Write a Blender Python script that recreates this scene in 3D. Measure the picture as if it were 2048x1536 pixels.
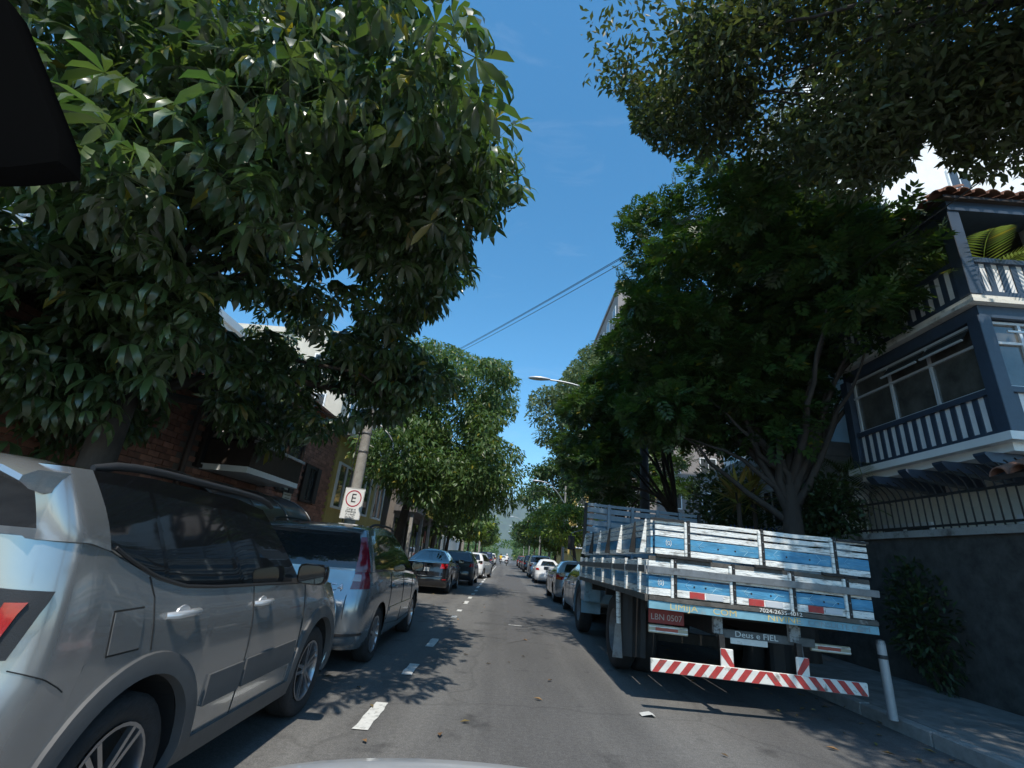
import bpy, bmesh, math, random
import numpy as np
from mathutils import Vector, Matrix
random.seed(7); rng = np.random.default_rng(11)
for o in list(bpy.data.objects): bpy.data.objects.remove(o)
SC = bpy.context.scene; COL = SC.collection
R = math.radians

# ------------------------------------------------------------------ camera
# calibrated from the photograph (2048 x 1536): focal length, roll, road vanishing point
CH, CF, CROLL, CVP = 1.42, 936.0, 5.0, (1010.0, 1112.0)
def _cam_axes():
    F = np.array([(CVP[0]-1024)/CF, (CVP[1]-768)/CF, 1.0]); F /= np.linalg.norm(F)
    r = R(CROLL); X = np.array([math.cos(r), math.sin(r), 0.0]); X -= F*X.dot(F); X /= np.linalg.norm(X)
    U = np.cross(F, X)
    if U[1] > 0: U = -U
    return np.array([X, F, U])
CM = _cam_axes()
cam = bpy.data.cameras.new('camera'); camo = bpy.data.objects.new('camera', cam); COL.objects.link(camo)
cam.sensor_width = 36; cam.lens = CF/2048*36; cam.clip_start = 0.05; cam.clip_end = 12000
_r, _u, _b = CM@np.array([1,0,0]), CM@np.array([0,-1,0]), CM@np.array([0,0,-1])
camo.matrix_world = Matrix(((_r[0],_u[0],_b[0],0),(_r[1],_u[1],_b[1],0),(_r[2],_u[2],_b[2],CH),(0,0,0,1)))
SC.camera = camo
def ray(px, py): return CM@np.array([(px-1024)/CF, (py-768)/CF, 1.0])
def at_y(px, py, Y): d = ray(px, py); return Vector(d*Y/d[1])+Vector((0,0,CH))
def at_x(px, py, X): d = ray(px, py); return Vector(d*X/d[0])+Vector((0,0,CH))
def on_ground(px, py, z=0.0): d = ray(px, py); return Vector(d*(z-CH)/d[2])+Vector((0,0,CH))
def proj(P):
    q = (np.asarray(P, float)-np.array([0,0,CH]))@CM
    z = np.maximum(q[...,2], 1e-3)
    return np.stack([1024+CF*q[...,0]/z, 768+CF*q[...,1]/z], -1), q[...,2]

# ------------------------------------------------------------------ light
SUN_EL, SUN_AZ = 58.0, 4.0            # high, behind the camera, a touch to the right
sd = Vector((math.sin(R(SUN_AZ))*math.cos(R(SUN_EL)), -math.cos(R(SUN_AZ))*math.cos(R(SUN_EL)), math.sin(R(SUN_EL))))
W = bpy.data.worlds.new('World'); SC.world = W; W.use_nodes = True
nt = W.node_tree; bg = nt.nodes['Background']
sky = nt.nodes.new('ShaderNodeTexSky'); sky.sky_type = 'NISHITA'; sky.sun_disc = False
sky.sun_elevation = R(SUN_EL); sky.sun_rotation = math.atan2(sd.x, sd.y)
sky.altitude = 20; sky.air_density = 1.0; sky.dust_density = 0.3; sky.ozone_density = 4.0
tc = nt.nodes.new('ShaderNodeTexCoord'); mp = nt.nodes.new('ShaderNodeMapping'); mp.inputs['Scale'].default_value = (2.2, 2.2, 9)
mp.inputs['Rotation'].default_value = (0.25, 0.35, 0.2)
nz = nt.nodes.new('ShaderNodeTexNoise'); nz.inputs['Scale'].default_value = 1.9; nz.inputs['Detail'].default_value = 9; nz.inputs['Roughness'].default_value = 0.62
nz.inputs['Distortion'].default_value = 0.6
rp = nt.nodes.new('ShaderNodeValToRGB'); rp.color_ramp.elements[0].position = 0.56; rp.color_ramp.elements[1].position = 0.86
rp.color_ramp.elements[1].color = (0.16,0.16,0.16,1)
mx = nt.nodes.new('ShaderNodeMixRGB'); mx.inputs[2].default_value = (5.5, 6.0, 6.6, 1)
nt.links.new(tc.outputs['Generated'], mp.inputs['Vector']); nt.links.new(mp.outputs[0], nz.inputs['Vector'])
nt.links.new(nz.outputs['Fac'], rp.inputs[0]); nt.links.new(rp.outputs[0], mx.inputs[0])
hsv = nt.nodes.new('ShaderNodeHueSaturation'); hsv.inputs['Saturation'].default_value = 1.27; hsv.inputs['Hue'].default_value = 0.486; hsv.inputs['Value'].default_value = 1.28; nt.links.new(sky.outputs[0], hsv.inputs['Color'])
nt.links.new(hsv.outputs[0], mx.inputs[1]); nt.links.new(mx.outputs[0], bg.inputs[0])
bg.inputs[1].default_value = 0.15
sl = bpy.data.lights.new('sun', 'SUN'); sl.energy = 4.3; sl.angle = R(0.53); sl.color = (1.0, 0.94, 0.84)
so = bpy.data.objects.new('sun', sl); COL.objects.link(so); so.rotation_euler = sd.to_track_quat('Z', 'Y').to_euler(); so.location = (0,-10,40)
SC.view_settings.view_transform = 'Standard'; SC.view_settings.look = 'None'; SC.view_settings.exposure = 0.25; SC.view_settings.gamma = 1.0
SC.view_settings.use_curve_mapping = False
SC.render.engine = 'CYCLES'; SC.cycles.max_bounces = 7; SC.cycles.transparent_max_bounces = 8
SC.cycles.diffuse_bounces = 4; SC.cycles.use_denoising = True; SC.cycles.sample_clamp_indirect = 6

# ------------------------------------------------------------------ materials
MATS = {}
def mat(name, col, rough=0.6, metal=0.0, var=0.0, vscale=6.0, bump=0.0, bscale=40.0, coat=0.0, spec=0.5, alpha=None, dirt=None, dscale=3.0, dlow=0.5, trans=0.0, emis=None, stretch=None, island=0.0):
    """procedural principled material: base colour with noise variation, optional dirt patches and fine bump"""
    if name in MATS: return MATS[name]
    m = bpy.data.materials.new(name); m.use_nodes = True; n = m.node_tree; p = n.nodes['Principled BSDF']
    p.inputs['Roughness'].default_value = rough; p.inputs['Metallic'].default_value = metal
    p.inputs['Specular IOR Level'].default_value = spec; p.inputs['Coat Weight'].default_value = coat
    p.inputs['Coat Roughness'].default_value = 0.04
    c4 = (*col, 1); p.inputs['Base Color'].default_value = c4
    t = n.nodes.new('ShaderNodeTexCoord'); vec = t.outputs['Object']
    if stretch:
        mm = n.nodes.new('ShaderNodeMapping'); mm.inputs['Scale'].default_value = stretch; n.links.new(vec, mm.inputs[0]); vec = mm.outputs[0]
    cur = None
    if var or island:
        mixc = n.nodes.new('ShaderNodeHueSaturation'); mixc.inputs['Color'].default_value = c4
        if var:
            a = n.nodes.new('ShaderNodeTexNoise'); a.inputs['Scale'].default_value = vscale; a.inputs['Detail'].default_value = 7; a.inputs['Roughness'].default_value = 0.65
            n.links.new(vec, a.inputs['Vector']); fac = a.outputs['Fac']; lo, hi = 1-var, 1+var
            r_ = n.nodes.new('ShaderNodeMapRange'); r_.inputs[1].default_value = 0.3; r_.inputs[2].default_value = 0.7; r_.inputs[3].default_value = lo; r_.inputs[4].default_value = hi
            n.links.new(fac, r_.inputs[0]); val = r_.outputs[0]
        if island:
            g = n.nodes.new('ShaderNodeObjectInfo'); g2 = n.nodes.new('ShaderNodeNewGeometry')
            s_ = n.nodes.new('ShaderNodeMath'); s_.operation = 'ADD'; n.links.new(g.outputs['Random'], s_.inputs[0]); n.links.new(g2.outputs['Random Per Island'], s_.inputs[1])
            f_ = n.nodes.new('ShaderNodeMath'); f_.operation = 'FRACT'; n.links.new(s_.outputs[0], f_.inputs[0])
            r2 = n.nodes.new('ShaderNodeMapRange'); r2.inputs[3].default_value = 1-island; r2.inputs[4].default_value = 1+island; n.links.new(f_.outputs[0], r2.inputs[0])
            if var:
                ml = n.nodes.new('ShaderNodeMath'); ml.operation = 'MULTIPLY'; n.links.new(val, ml.inputs[0]); n.links.new(r2.outputs[0], ml.inputs[1]); val = ml.outputs[0]
            else: val = r2.outputs[0]
        n.links.new(val, mixc.inputs['Value']); cur = mixc.outputs[0]
    if dirt:
        d = n.nodes.new('ShaderNodeTexNoise'); d.inputs['Scale'].default_value = dscale; d.inputs['Detail'].default_value = 8; d.inputs['Roughness'].default_value = 0.7
        n.links.new(vec, d.inputs['Vector'])
        rr = n.nodes.new('ShaderNodeValToRGB'); rr.color_ramp.elements[0].position = dlow; rr.color_ramp.elements[1].position = dlow+0.13; n.links.new(d.outputs['Fac'], rr.inputs[0])
        mc = n.nodes.new('ShaderNodeMixRGB'); mc.inputs[1].default_value = c4; mc.inputs[2].default_value = (*dirt, 1); n.links.new(rr.outputs[0], mc.inputs[0])
        if cur: n.links.new(cur, mc.inputs[1])
        cur = mc.outputs[0]
    if cur: n.links.new(cur, p.inputs['Base Color'])
    if bump:
        b = n.nodes.new('ShaderNodeTexNoise'); b.inputs['Scale'].default_value = bscale; b.inputs['Detail'].default_value = 5; n.links.new(vec, b.inputs['Vector'])
        bb = n.nodes.new('ShaderNodeBump'); bb.inputs['Strength'].default_value = bump; bb.inputs['Distance'].default_value = 0.02; n.links.new(b.outputs['Fac'], bb.inputs['Height']); n.links.new(bb.outputs[0], p.inputs['Normal'])
    if trans:
        tr = n.nodes.new('ShaderNodeBsdfTransparent'); ms = n.nodes.new('ShaderNodeMixShader'); ms.inputs[0].default_value = trans
        n.links.new(p.outputs[0], ms.inputs[1]); n.links.new(tr.outputs[0], ms.inputs[2]); n.links.new(ms.outputs[0], n.nodes['Material Output'].inputs[0])
    if emis: p.inputs['Emission Color'].default_value = (*col,1); p.inputs['Emission Strength'].default_value = emis
    MATS[name] = m; return m

def leaf_mat(name, col, back, rough=0.4, transl=0.35, var=0.35, spec=0.5, hue=0.02):
    """leaf: glossy-ish principled mixed with translucency; every leaf (mesh island) gets its own tone"""
    m = bpy.data.materials.new(name); m.use_nodes = True; n = m.node_tree; p = n.nodes['Principled BSDF']
    p.inputs['Roughness'].default_value = rough; p.inputs['Specular IOR Level'].default_value = spec
    g = n.nodes.new('ShaderNodeNewGeometry'); oi = n.nodes.new('ShaderNodeObjectInfo')
    ad = n.nodes.new('ShaderNodeMath'); ad.operation = 'ADD'; n.links.new(g.outputs['Random Per Island'], ad.inputs[0]); n.links.new(oi.outputs['Random'], ad.inputs[1])
    fr = n.nodes.new('ShaderNodeMath'); fr.operation = 'FRACT'; n.links.new(ad.outputs[0], fr.inputs[0])
    rm = n.nodes.new('ShaderNodeMapRange'); rm.inputs[3].default_value = 1-var; rm.inputs[4].default_value = 1+var; n.links.new(fr.outputs[0], rm.inputs[0])
    f2 = n.nodes.new('ShaderNodeMath'); f2.operation = 'MULTIPLY'; f2.inputs[1].default_value = 7.31; n.links.new(fr.outputs[0], f2.inputs[0])
    f3 = n.nodes.new('ShaderNodeMath'); f3.operation = 'FRACT'; n.links.new(f2.outputs[0], f3.inputs[0])
    rh = n.nodes.new('ShaderNodeMapRange'); rh.inputs[3].default_value = 0.5-hue; rh.inputs[4].default_value = 0.5+hue; n.links.new(f3.outputs[0], rh.inputs[0])
    old = n.nodes.new('ShaderNodeMath'); old.operation = 'GREATER_THAN'; old.inputs[1].default_value = 0.985; n.links.new(f3.outputs[0], old.inputs[0])   # a few yellowed leaves
    outs = []
    for c in (col, back):
        h = n.nodes.new('ShaderNodeHueSaturation'); yl = n.nodes.new('ShaderNodeMixRGB'); yl.inputs[1].default_value = (*c, 1); yl.inputs[2].default_value = (c[1]*1.9, c[1]*1.5, c[2]*0.8, 1); n.links.new(old.outputs[0], yl.inputs[0]); n.links.new(yl.outputs[0], h.inputs['Color']); n.links.new(rm.outputs[0], h.inputs['Value']); n.links.new(rh.outputs[0], h.inputs['Hue']); outs.append(h)
    n.links.new(outs[0].outputs[0], p.inputs['Base Color'])
    t = n.nodes.new('ShaderNodeBsdfTranslucent'); n.links.new(outs[1].outputs[0], t.inputs['Color'])
    ms = n.nodes.new('ShaderNodeMixShader'); ms.inputs[0].default_value = transl
    n.links.new(p.outputs[0], ms.inputs[1]); n.links.new(t.outputs[0], ms.inputs[2]); n.links.new(ms.outputs[0], n.nodes['Material Output'].inputs[0])
    MATS[name] = m; return m

# ------------------------------------------------------------------ helpers
def tag(o, label=None, cat=None, group=None, kind=None):
    if label: o['label'] = label
    if cat: o['category'] = cat
    if group: o['group'] = group
    if kind: o['kind'] = kind
    return o
def thing(name, label, cat, loc=(0,0,0), rotz=0.0, group=None, roty=0.0, rotx=0.0):
    o = bpy.data.objects.new(name, None); COL.objects.link(o); o.location = loc; o.rotation_euler = (rotx, roty, rotz); o.empty_display_size = 0.2
    return tag(o, label, cat, group)
def link(name, me, parent=None, m=None):
    o = bpy.data.objects.new(name, me); COL.objects.link(o)
    if parent is not None: o.parent = parent
    if m is not None and not me.materials: me.materials.append(m)
    return o
def copy_tree(o, parent=None):
    c = o.copy(); COL.objects.link(c); c.parent = parent
    for ch in o.children: copy_tree(ch, c)
    return c
def np_mesh(name, V, F, smooth=False):
    """V (n,3) float, F (m,k) int array of equal-size polygons"""
    V = np.ascontiguousarray(V, np.float32); F = np.ascontiguousarray(F, np.int32); k = F.shape[1]
    me = bpy.data.meshes.new(name); me.vertices.add(len(V)); me.vertices.foreach_set('co', V.ravel())
    me.loops.add(F.size); me.loops.foreach_set('vertex_index', F.ravel())
    me.polygons.add(len(F)); me.polygons.foreach_set('loop_start', np.arange(0, F.size, k, dtype=np.int32))
    if smooth: me.polygons.foreach_set('use_smooth', np.ones(len(F), bool))
    me.update(calc_edges=True); return me
class MB:
    """collects boxes, bars, tubes, grids and lathes into one mesh"""
    def __init__(s): s.v = []; s.f = []
    def add(s, vs, fs):
        b = len(s.v); s.v += [tuple(map(float, p)) for p in vs]; s.f += [tuple(b+i for i in f) for f in fs]; return s
    def box(s, c, d, rz=0.0, M=None):
        x, y, z = d[0]/2, d[1]/2, d[2]/2; vs = [Vector((i*x, j*y, k*z)) for i in (-1,1) for j in (-1,1) for k in (-1,1)]
        if rz: vs = [Matrix.Rotation(rz, 3, 'Z')@v for v in vs]
        if M is not None: vs = [M@v for v in vs]
        vs = [v+Vector(c) for v in vs]
        return s.add(vs, [(0,1,3,2),(4,6,7,5),(0,4,5,1),(2,3,7,6),(0,2,6,4),(1,5,7,3)])
    def bar(s, a, b, w, h=None, up=(0,0,1)):
        """rectangular bar between two points: w across, h along 'up'"""
        a, b = Vector(a), Vector(b); h = h or w; d = (b-a).normalized(); u = Vector(up); x = d.cross(u)
        if x.length < 1e-4: x = d.cross(Vector((0,1,0)))
        x.normalize(); u = x.cross(d).normalized()
        vs = [p+x*(i*w/2)+u*(j*h/2) for p in (a, b) for i in (-1,1) for j in (-1,1)]
        return s.add(vs, [(0,1,3,2),(4,6,7,5),(0,4,5,1),(2,3,7,6),(0,2,6,4),(1,5,7,3)])
    def tube(s, pts, r, n=8, cap=True):
        pts = [Vector(p) for p in pts]; k = len(pts); rs = r if hasattr(r, '__len__') else [r]*k
        ref = None; rings = []
        for i, p in enumerate(pts):
            d = (pts[min(i+1,k-1)]-pts[max(i-1,0)]).normalized()
            if ref is None:
                ref = d.cross(Vector((0,0,1)));
                if ref.length < 1e-3: ref = d.cross(Vector((1,0,0)))
            x = (ref-d*ref.dot(d)).normalized(); ref = x; y = d.cross(x)
            rings.append([p+(x*math.cos(2*math.pi*j/n)+y*math.sin(2*math.pi*j/n))*rs[i] for j in range(n)])
        vs = [q for g in rings for q in g]
        fs = [(i*n+j, i*n+(j+1)%n, (i+1)*n+(j+1)%n, (i+1)*n+j) for i in range(k-1) for j in range(n)]
        if cap: fs += [tuple(range(n))[::-1], tuple((k-1)*n+j for j in range(n))]
        return s.add(vs, fs)
    def lathe(s, prof, n=24, axis='z', c=(0,0,0), close=False):
        """prof: list of (radius, height)"""
        vs = []
        for rr, h in prof:
            for j in range(n):
                a = 2*math.pi*j/n; u, v = rr*math.cos(a), rr*math.sin(a)
                p = {'z':(u,v,h), 'x':(h,u,v), 'y':(u,h,v)}[axis]; vs.append((p[0]+c[0], p[1]+c[1], p[2]+c[2]))
        k = len(prof); fs = [(i*n+j, i*n+(j+1)%n, (i+1)*n+(j+1)%n, (i+1)*n+j) for i in range(k-1) for j in range(n)]
        if close: fs += [((k-1)*n+j, (k-1)*n+(j+1)%n, (j+1)%n, j) for j in range(n)]
        return s.add(vs, fs)
    def grid(s, P):
        """P: rows x cols of points"""
        r, c = len(P), len(P[0]); return s.add([q for row in P for q in row], [(i*c+j, i*c+j+1, (i+1)*c+j+1, (i+1)*c+j) for i in range(r-1) for j in range(c-1)])
    def slab(s, poly, d):
        """prism: polygon (list of 3-d points) extruded by vector d"""
        n = len(poly); d = Vector(d); vs = [Vector(p) for p in poly]+[Vector(p)+d for p in poly]
        return s.add(vs, [tuple(range(n))[::-1], tuple(range(n, 2*n))]+[(i, (i+1)%n, n+(i+1)%n, n+i) for i in range(n)])
    def mesh(s, name, smooth=None, weld=0.0, bevel=0.0):
        me = bpy.data.meshes.new(name); me.from_pydata(s.v, [], s.f)
        bm = bmesh.new(); bm.from_mesh(me)
        if weld: bmesh.ops.remove_doubles(bm, verts=bm.verts, dist=weld)
        if bevel: bmesh.ops.bevel(bm, geom=list(bm.edges), offset=bevel, segments=1, affect='EDGES', profile=0.5)
        bmesh.ops.recalc_face_normals(bm, faces=bm.faces); bm.to_mesh(me); bm.free()
        if smooth is not None:
            me.polygons.foreach_set('use_smooth', [True]*len(me.polygons)); me.set_sharp_from_angle(angle=R(smooth))
        return me
    def build(s, name, m, parent=None, smooth=None, weld=0.0, bevel=0.0):
        return link(name, s.mesh(name, smooth, weld, bevel), parent, m)
def lerp(a, b, t): return a+(b-a)*t
def interp(tab, x): return float(np.interp(x, [p[0] for p in tab], [p[1] for p in tab]))
def rbox(name, c, d, m, parent, bevel=0.01, rz=0.0):
    return MB().box(c, d, rz).build(name, m, parent, bevel=bevel)
def lettering(name, txt, size, loc, rot, m, parent, align='CENTER', depth=0.001, sx=1.0):
    """text turned into a real mesh"""
    cu = bpy.data.curves.new(name, 'FONT'); cu.body = txt; cu.size = size; cu.align_x = align; cu.align_y = 'CENTER'; cu.extrude = depth; cu.resolution_u = 3
    t = bpy.data.objects.new(name, cu); COL.objects.link(t); bpy.context.view_layer.update()
    me = bpy.data.meshes.new_from_object(t.evaluated_get(bpy.context.evaluated_depsgraph_get())); bpy.data.objects.remove(t); bpy.data.curves.remove(cu)
    me.materials.clear(); me.materials.append(m); o = bpy.data.objects.new(name, me); COL.objects.link(o); o.parent = parent; o.location = loc; o.rotation_euler = rot; o.scale = (sx,1,1); return o
# ------------------------------------------------------------------ setting: road, kerbs, pavements, hills
ROADL, ROADR = -3.62, 4.36
def asphalt():
    m = bpy.data.materials.new('asphalt'); m.use_nodes = True; n = m.node_tree; p = n.nodes['Principled BSDF']; L = n.links.new
    t = n.nodes.new('ShaderNodeTexCoord')
    def noise(scale, detail=6, rough=0.6, st=None):
        a = n.nodes.new('ShaderNodeTexNoise'); a.inputs['Scale'].default_value = scale; a.inputs['Detail'].default_value = detail; a.inputs['Roughness'].default_value = rough
        v = t.outputs['Object']
        if st: mm = n.nodes.new('ShaderNodeMapping'); mm.inputs['Scale'].default_value = st; L(v, mm.inputs[0]); v = mm.outputs[0]
        L(v, a.inputs['Vector']); return a.outputs['Fac']
    def ramp(f, a, b, ca, cb):
        r = n.nodes.new('ShaderNodeValToRGB'); r.color_ramp.elements[0].position = a; r.color_ramp.elements[1].position = b; r.color_ramp.elements[0].color = ca; r.color_ramp.elements[1].color = cb; L(f, r.inputs[0]); return r.outputs[0]
    def mul(a, b):
        x = n.nodes.new('ShaderNodeMixRGB'); x.blend_type = 'MULTIPLY'; x.inputs[0].default_value = 1; L(a, x.inputs[1]); L(b, x.inputs[2]); return x.outputs[0]
    base = ramp(noise(0.9, 8, 0.7, (1, 0.25, 1)), 0.3, 0.72, (0.124,0.122,0.118,1), (0.184,0.180,0.173,1))
    grit = mul(ramp(noise(95, 3, 0.8), 0.32, 0.68, (0.52,0.52,0.52,1), (1.4,1.4,1.4,1)), ramp(noise(22, 4, 0.8), 0.3, 0.7, (0.74,0.74,0.75,1), (1.2,1.2,1.19,1)))
    tracks = ramp(noise(0.35, 4, 0.5, (2.4, 0.05, 1)), 0.42, 0.62, (0.70,0.70,0.71,1), (1.08,1.08,1.07,1))
    oil = ramp(noise(1.7, 5, 0.6), 0.28, 0.40, (0.55,0.55,0.56,1), (1,1,1,1))
    v = n.nodes.new('ShaderNodeTexVoronoi'); v.feature = 'DISTANCE_TO_EDGE'; v.inputs['Scale'].default_value = 0.30
    wv = n.nodes.new('ShaderNodeMapping'); nz2 = n.nodes.new('ShaderNodeTexNoise'); nz2.inputs['Scale'].default_value = 1.6; nz2.inputs['Detail'].default_value = 5
    ad = n.nodes.new('ShaderNodeMixRGB'); ad.blend_type = 'ADD'; ad.inputs[0].default_value = 0.55; L(t.outputs['Object'], ad.inputs[1]); L(t.outputs['Object'], nz2.inputs['Vector']); L(nz2.outputs['Color'], ad.inputs[2]); L(ad.outputs[0], v.inputs['Vector'])
    crack = ramp(v.outputs['Distance'], 0.002, 0.009, (0.82,0.82,0.82,1), (1,1,1,1))
    L(mul(mul(mul(mul(base, grit), tracks), oil), crack), p.inputs['Base Color'])
    p.inputs['Roughness'].default_value = 0.85; p.inputs['Specular IOR Level'].default_value = 0.3
    b = n.nodes.new('ShaderNodeBump'); b.inputs['Strength'].default_value = 0.35; b.inputs['Distance'].default_value = 0.01; L(noise(110, 3, 0.7), b.inputs['Height']); L(b.outputs[0], p.inputs['Normal'])
    return m
M_asph = asphalt()
def sheet(name, x0, x1, y0, y1, z, m, kind='structure', parent=None, nx=1, ny=1):
    xs = np.linspace(x0, x1, nx+1); ys = np.linspace(y0, y1, ny+1)
    o = MB().grid([[(x, y, z) for x in xs] for y in ys]).build(name, m, parent)
    if parent is None: o['kind'] = kind
    return o
M_soil = mat('soil', (0.09,0.08,0.06), 0.95, var=0.3, vscale=0.6, bump=0.3, bscale=8)
sheet('ground', -3000, 3000, -300, 5200, -0.02, M_soil)
road = sheet('road', ROADL-0.05, ROADR+0.05, -25, 420, 0.0, M_asph)
M_patch = mat('asphalt_patch', (0.095,0.093,0.092), 0.9, var=0.22, vscale=14, bump=0.35, bscale=110)
def blob_patch(name, pts, z, m):
    o = MB().add([(x, y, z) for x, y in pts], [tuple(range(len(pts)))]).build(name, m, road); return o
def wobble(x0, x1, y0, y1, a=0.06, n=16, seed=1):
    rg = random.Random(seed); P = []
    for i in range(n): t = i/n; P.append((x0+rg.uniform(-a,a), lerp(y0, y1, t)))
    for i in range(n): t = i/n; P.append((x1+rg.uniform(-a,a), lerp(y1, y0, t)))
    return P
blob_patch('asphalt_patch', wobble(0.05, 1.15, 22.5, 41.0, 0.05, 14, 3), 0.004, M_patch)
blob_patch('asphalt_patch', wobble(0.18, 0.62, 9.2, 19.5, 0.03, 14, 4), 0.004, M_patch)
M_paint = mat('road_paint', (0.62,0.62,0.59), 0.75, var=0.10, vscale=20, dirt=(0.26,0.26,0.25), dscale=16, dlow=0.53)
def dash(x, y0, y1, w=0.12, seed=0):
    rg = random.Random(seed); P = []
    n = 7
    for i in range(n+1): P.append((x-w/2+rg.uniform(-.008,.008), lerp(y0, y1, i/n)))
    for i in range(n+1): P.append((x+w/2+rg.uniform(-.008,.008), lerp(y1, y0, i/n)))
    MB().add([(a, b, 0.008) for a, b in P], [tuple(range(len(P)))]).build('lane_dash', M_paint, road)
# dashes read off the photograph, from near to far, then a continuous run of short ones
for i, (a, b) in enumerate([(2.2,3.1),(4.55,5.3),(6.42,7.02),(8.25,9.0),(11.9,12.25),(13.2,13.6),(15.2,16.1),(17.0,17.7),(18.6,19.3),(20.5,21.2)]):
    dash(-1.06, a, b, 0.125, i)
y = 22.4
while y < 70:
    dash(-1.10, y, y+1.6, 0.11, int(y*10)); y += 2.3
dash(0.35, 11.5, 11.56, 0.3, 3)
M_kerb = mat('kerb_stone', (0.30,0.29,0.275), 0.85, var=0.22, vscale=9, bump=0.3, bscale=30, island=0.12)
M_pave = mat('pavement_stone', (0.20,0.195,0.185), 0.85, var=0.35, vscale=3.2, bump=0.35, bscale=26, dirt=(0.10,0.095,0.085), dscale=1.3, dlow=0.55)
def pavement(name, x0, x1, y0, y1):
    xs = np.linspace(x0, x1, 5); o = MB().grid([[(x, y, 0.13) for x in xs] for y in np.linspace(y0, y1, 40)]).build(name, M_pave); o['kind'] = 'structure'; return o
pl = pavement('pavement_left', -40, ROADL-0.14, -20, 420); pr = pavement('pavement_right', ROADR+0.14, 40, -20, 420)
kme = {}
for par, xk, s in ((pl, ROADL-0.07, 0), (pr, ROADR+0.07, 1)):
    y = -3.0; rg = random.Random(s+5); k0 = MB().box((0,0,0), (0.14,0.985,0.20)).mesh('kerb_stone', bevel=0.012); k0.materials.append(M_kerb)
    while y < 60:
        o = link('kerb_stone', k0, par); o.location = (xk+rg.uniform(-.006,.006), y, 0.036+rg.uniform(-.006,.004)); o.rotation_euler = (0,0,rg.uniform(-.006,.006)); y += 1.0
    MB().box((xk, 240, 0.03), (0.14, 360, 0.205)).build('kerb_run', M_kerb, par)
# pavement slabs of the near right pavement (mosaic stone panels with joints)
# hills far down the street
M_hill = mat('hill_forest', (0.05,0.075,0.035), 0.95, var=0.45, vscale=0.02, dirt=(0.13,0.12,0.10), dscale=0.006, dlow=0.62)
def hill(cx, cy, w, d, h, seed):
    rg = np.random.default_rng(seed); n, k = 46, 26; xs = np.linspace(-1,1,n); ys = np.linspace(-1,1,k); ph = rg.uniform(0,6.28,(5,2)); P = []
    for yy in ys:
        row = []
        for xx in xs:
            b = max(0, 1-xx*xx)**1.2*max(0, 1-yy*yy)**1.0; e = sum(math.sin(xx*(4+3*i)+ph[i,0])*math.sin(yy*(3+2*i)+ph[i,1])/(i+1.5) for i in range(5))
            row.append((cx+xx*w, cy+yy*d, h*b*(1+0.22*e)-3))
        P.append(row)
    o = MB().grid(P).build('hills', M_hill, smooth=60); o['kind'] = 'structure'; return o
hill(-250, 3300, 1500, 900, 330, 3); hill(900, 3900, 1700, 900, 350, 8); hill(-1500, 3600, 1300, 800, 300, 12)
# ------------------------------------------------------------------ vehicles
M_glass = mat('tinted_glass', (0.012,0.014,0.016), 0.03, spec=0.55, coat=0.6)
M_tyre = mat('tyre_rubber', (0.022,0.022,0.023), 0.82, var=0.25, vscale=20, bump=0.3, bscale=60)
M_blk = mat('black_plastic', (0.02,0.02,0.021), 0.55, bump=0.15, bscale=250)
M_gblk = mat('gloss_black', (0.008,0.008,0.009), 0.08, coat=0.6)
M_clad = mat('grey_cladding', (0.085,0.085,0.085), 0.6, var=0.12, vscale=4, bump=0.12, bscale=300)
M_rim = mat('alloy', (0.42,0.42,0.43), 0.28, metal=0.9, var=0.1, vscale=9)
M_chrome = mat('chrome', (0.72,0.72,0.73), 0.10, metal=1.0)
M_red = mat('lamp_red', (0.36,0.008,0.010), 0.10, coat=0.8, var=0.25, vscale=30)
M_dred = mat('lamp_dark_red', (0.13,0.008,0.018), 0.08, coat=0.9, var=0.3, vscale=14)
M_amber = mat('lamp_amber', (0.55,0.18,0.02), 0.12, coat=0.8)
M_clear = mat('lamp_clear', (0.30,0.22,0.22), 0.08, coat=0.9, metal=0.3)
M_plate = mat('plate_grey', (0.38,0.40,0.41), 0.45, var=0.1)
M_under = mat('underbody', (0.015,0.015,0.015), 0.9)
M_seam = mat('panel_gap', (0.012,0.012,0.012), 0.8)
def paint(name, col, metal=0.45, rough=0.32):
    return mat(name, col, rough, metal=metal, coat=0.9, var=0.05, vscale=2.0, bump=0.0, dirt=tuple(c*0.86 for c in col), dscale=5, dlow=0.56)

def wheel_mesh(R_, w, spokes=5, seed=0):
    t = MB(); rr = R_*0.66
    prof = [(rr, -w*0.42), (R_*0.80, -w*0.52), (R_*0.93, -w*0.50), (R_*0.99, -w*0.40), (R_, -w*0.2), (R_, w*0.2), (R_*0.99, w*0.40), (R_*0.93, w*0.50), (R_*0.80, w*0.52), (rr, w*0.42)]
    t.lathe(prof, 32, 'x')
    r = MB(); r.lathe([(rr*1.005, w*0.47), (rr*0.94, w*0.475), (rr*0.90, w*0.36), (rr*0.88, -w*0.3)], 32, 'x')
    r.lathe([(0.001, w*0.40), (rr*0.16, w*0.40), (rr*0.22, w*0.36), (rr*0.24, w*0.24)], 16, 'x')
    for i in range(spokes):
        a = 2*math.pi*i/spokes+0.3; d = Vector((0, math.cos(a), math.sin(a))); s_ = Vector((0, -math.sin(a), math.cos(a)))
        for sg in (-1, 1) if spokes <= 6 else (0,):
            p0 = d*rr*0.18+s_*sg*rr*0.05+Vector((w*0.34,0,0)); p1 = d*rr*0.93+s_*sg*rr*0.13+Vector((w*0.42,0,0)); r.bar(p0, p1, rr*(0.10 if sg else 0.15), w*0.12, up=(1,0,0))
    b = MB().lathe([(0.001, w*0.10), (rr*0.89, w*0.10)], 24, 'x')
    return t.mesh('tyre', 50), r.mesh('rim', 40), b.mesh('brake_disc', 40)

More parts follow.
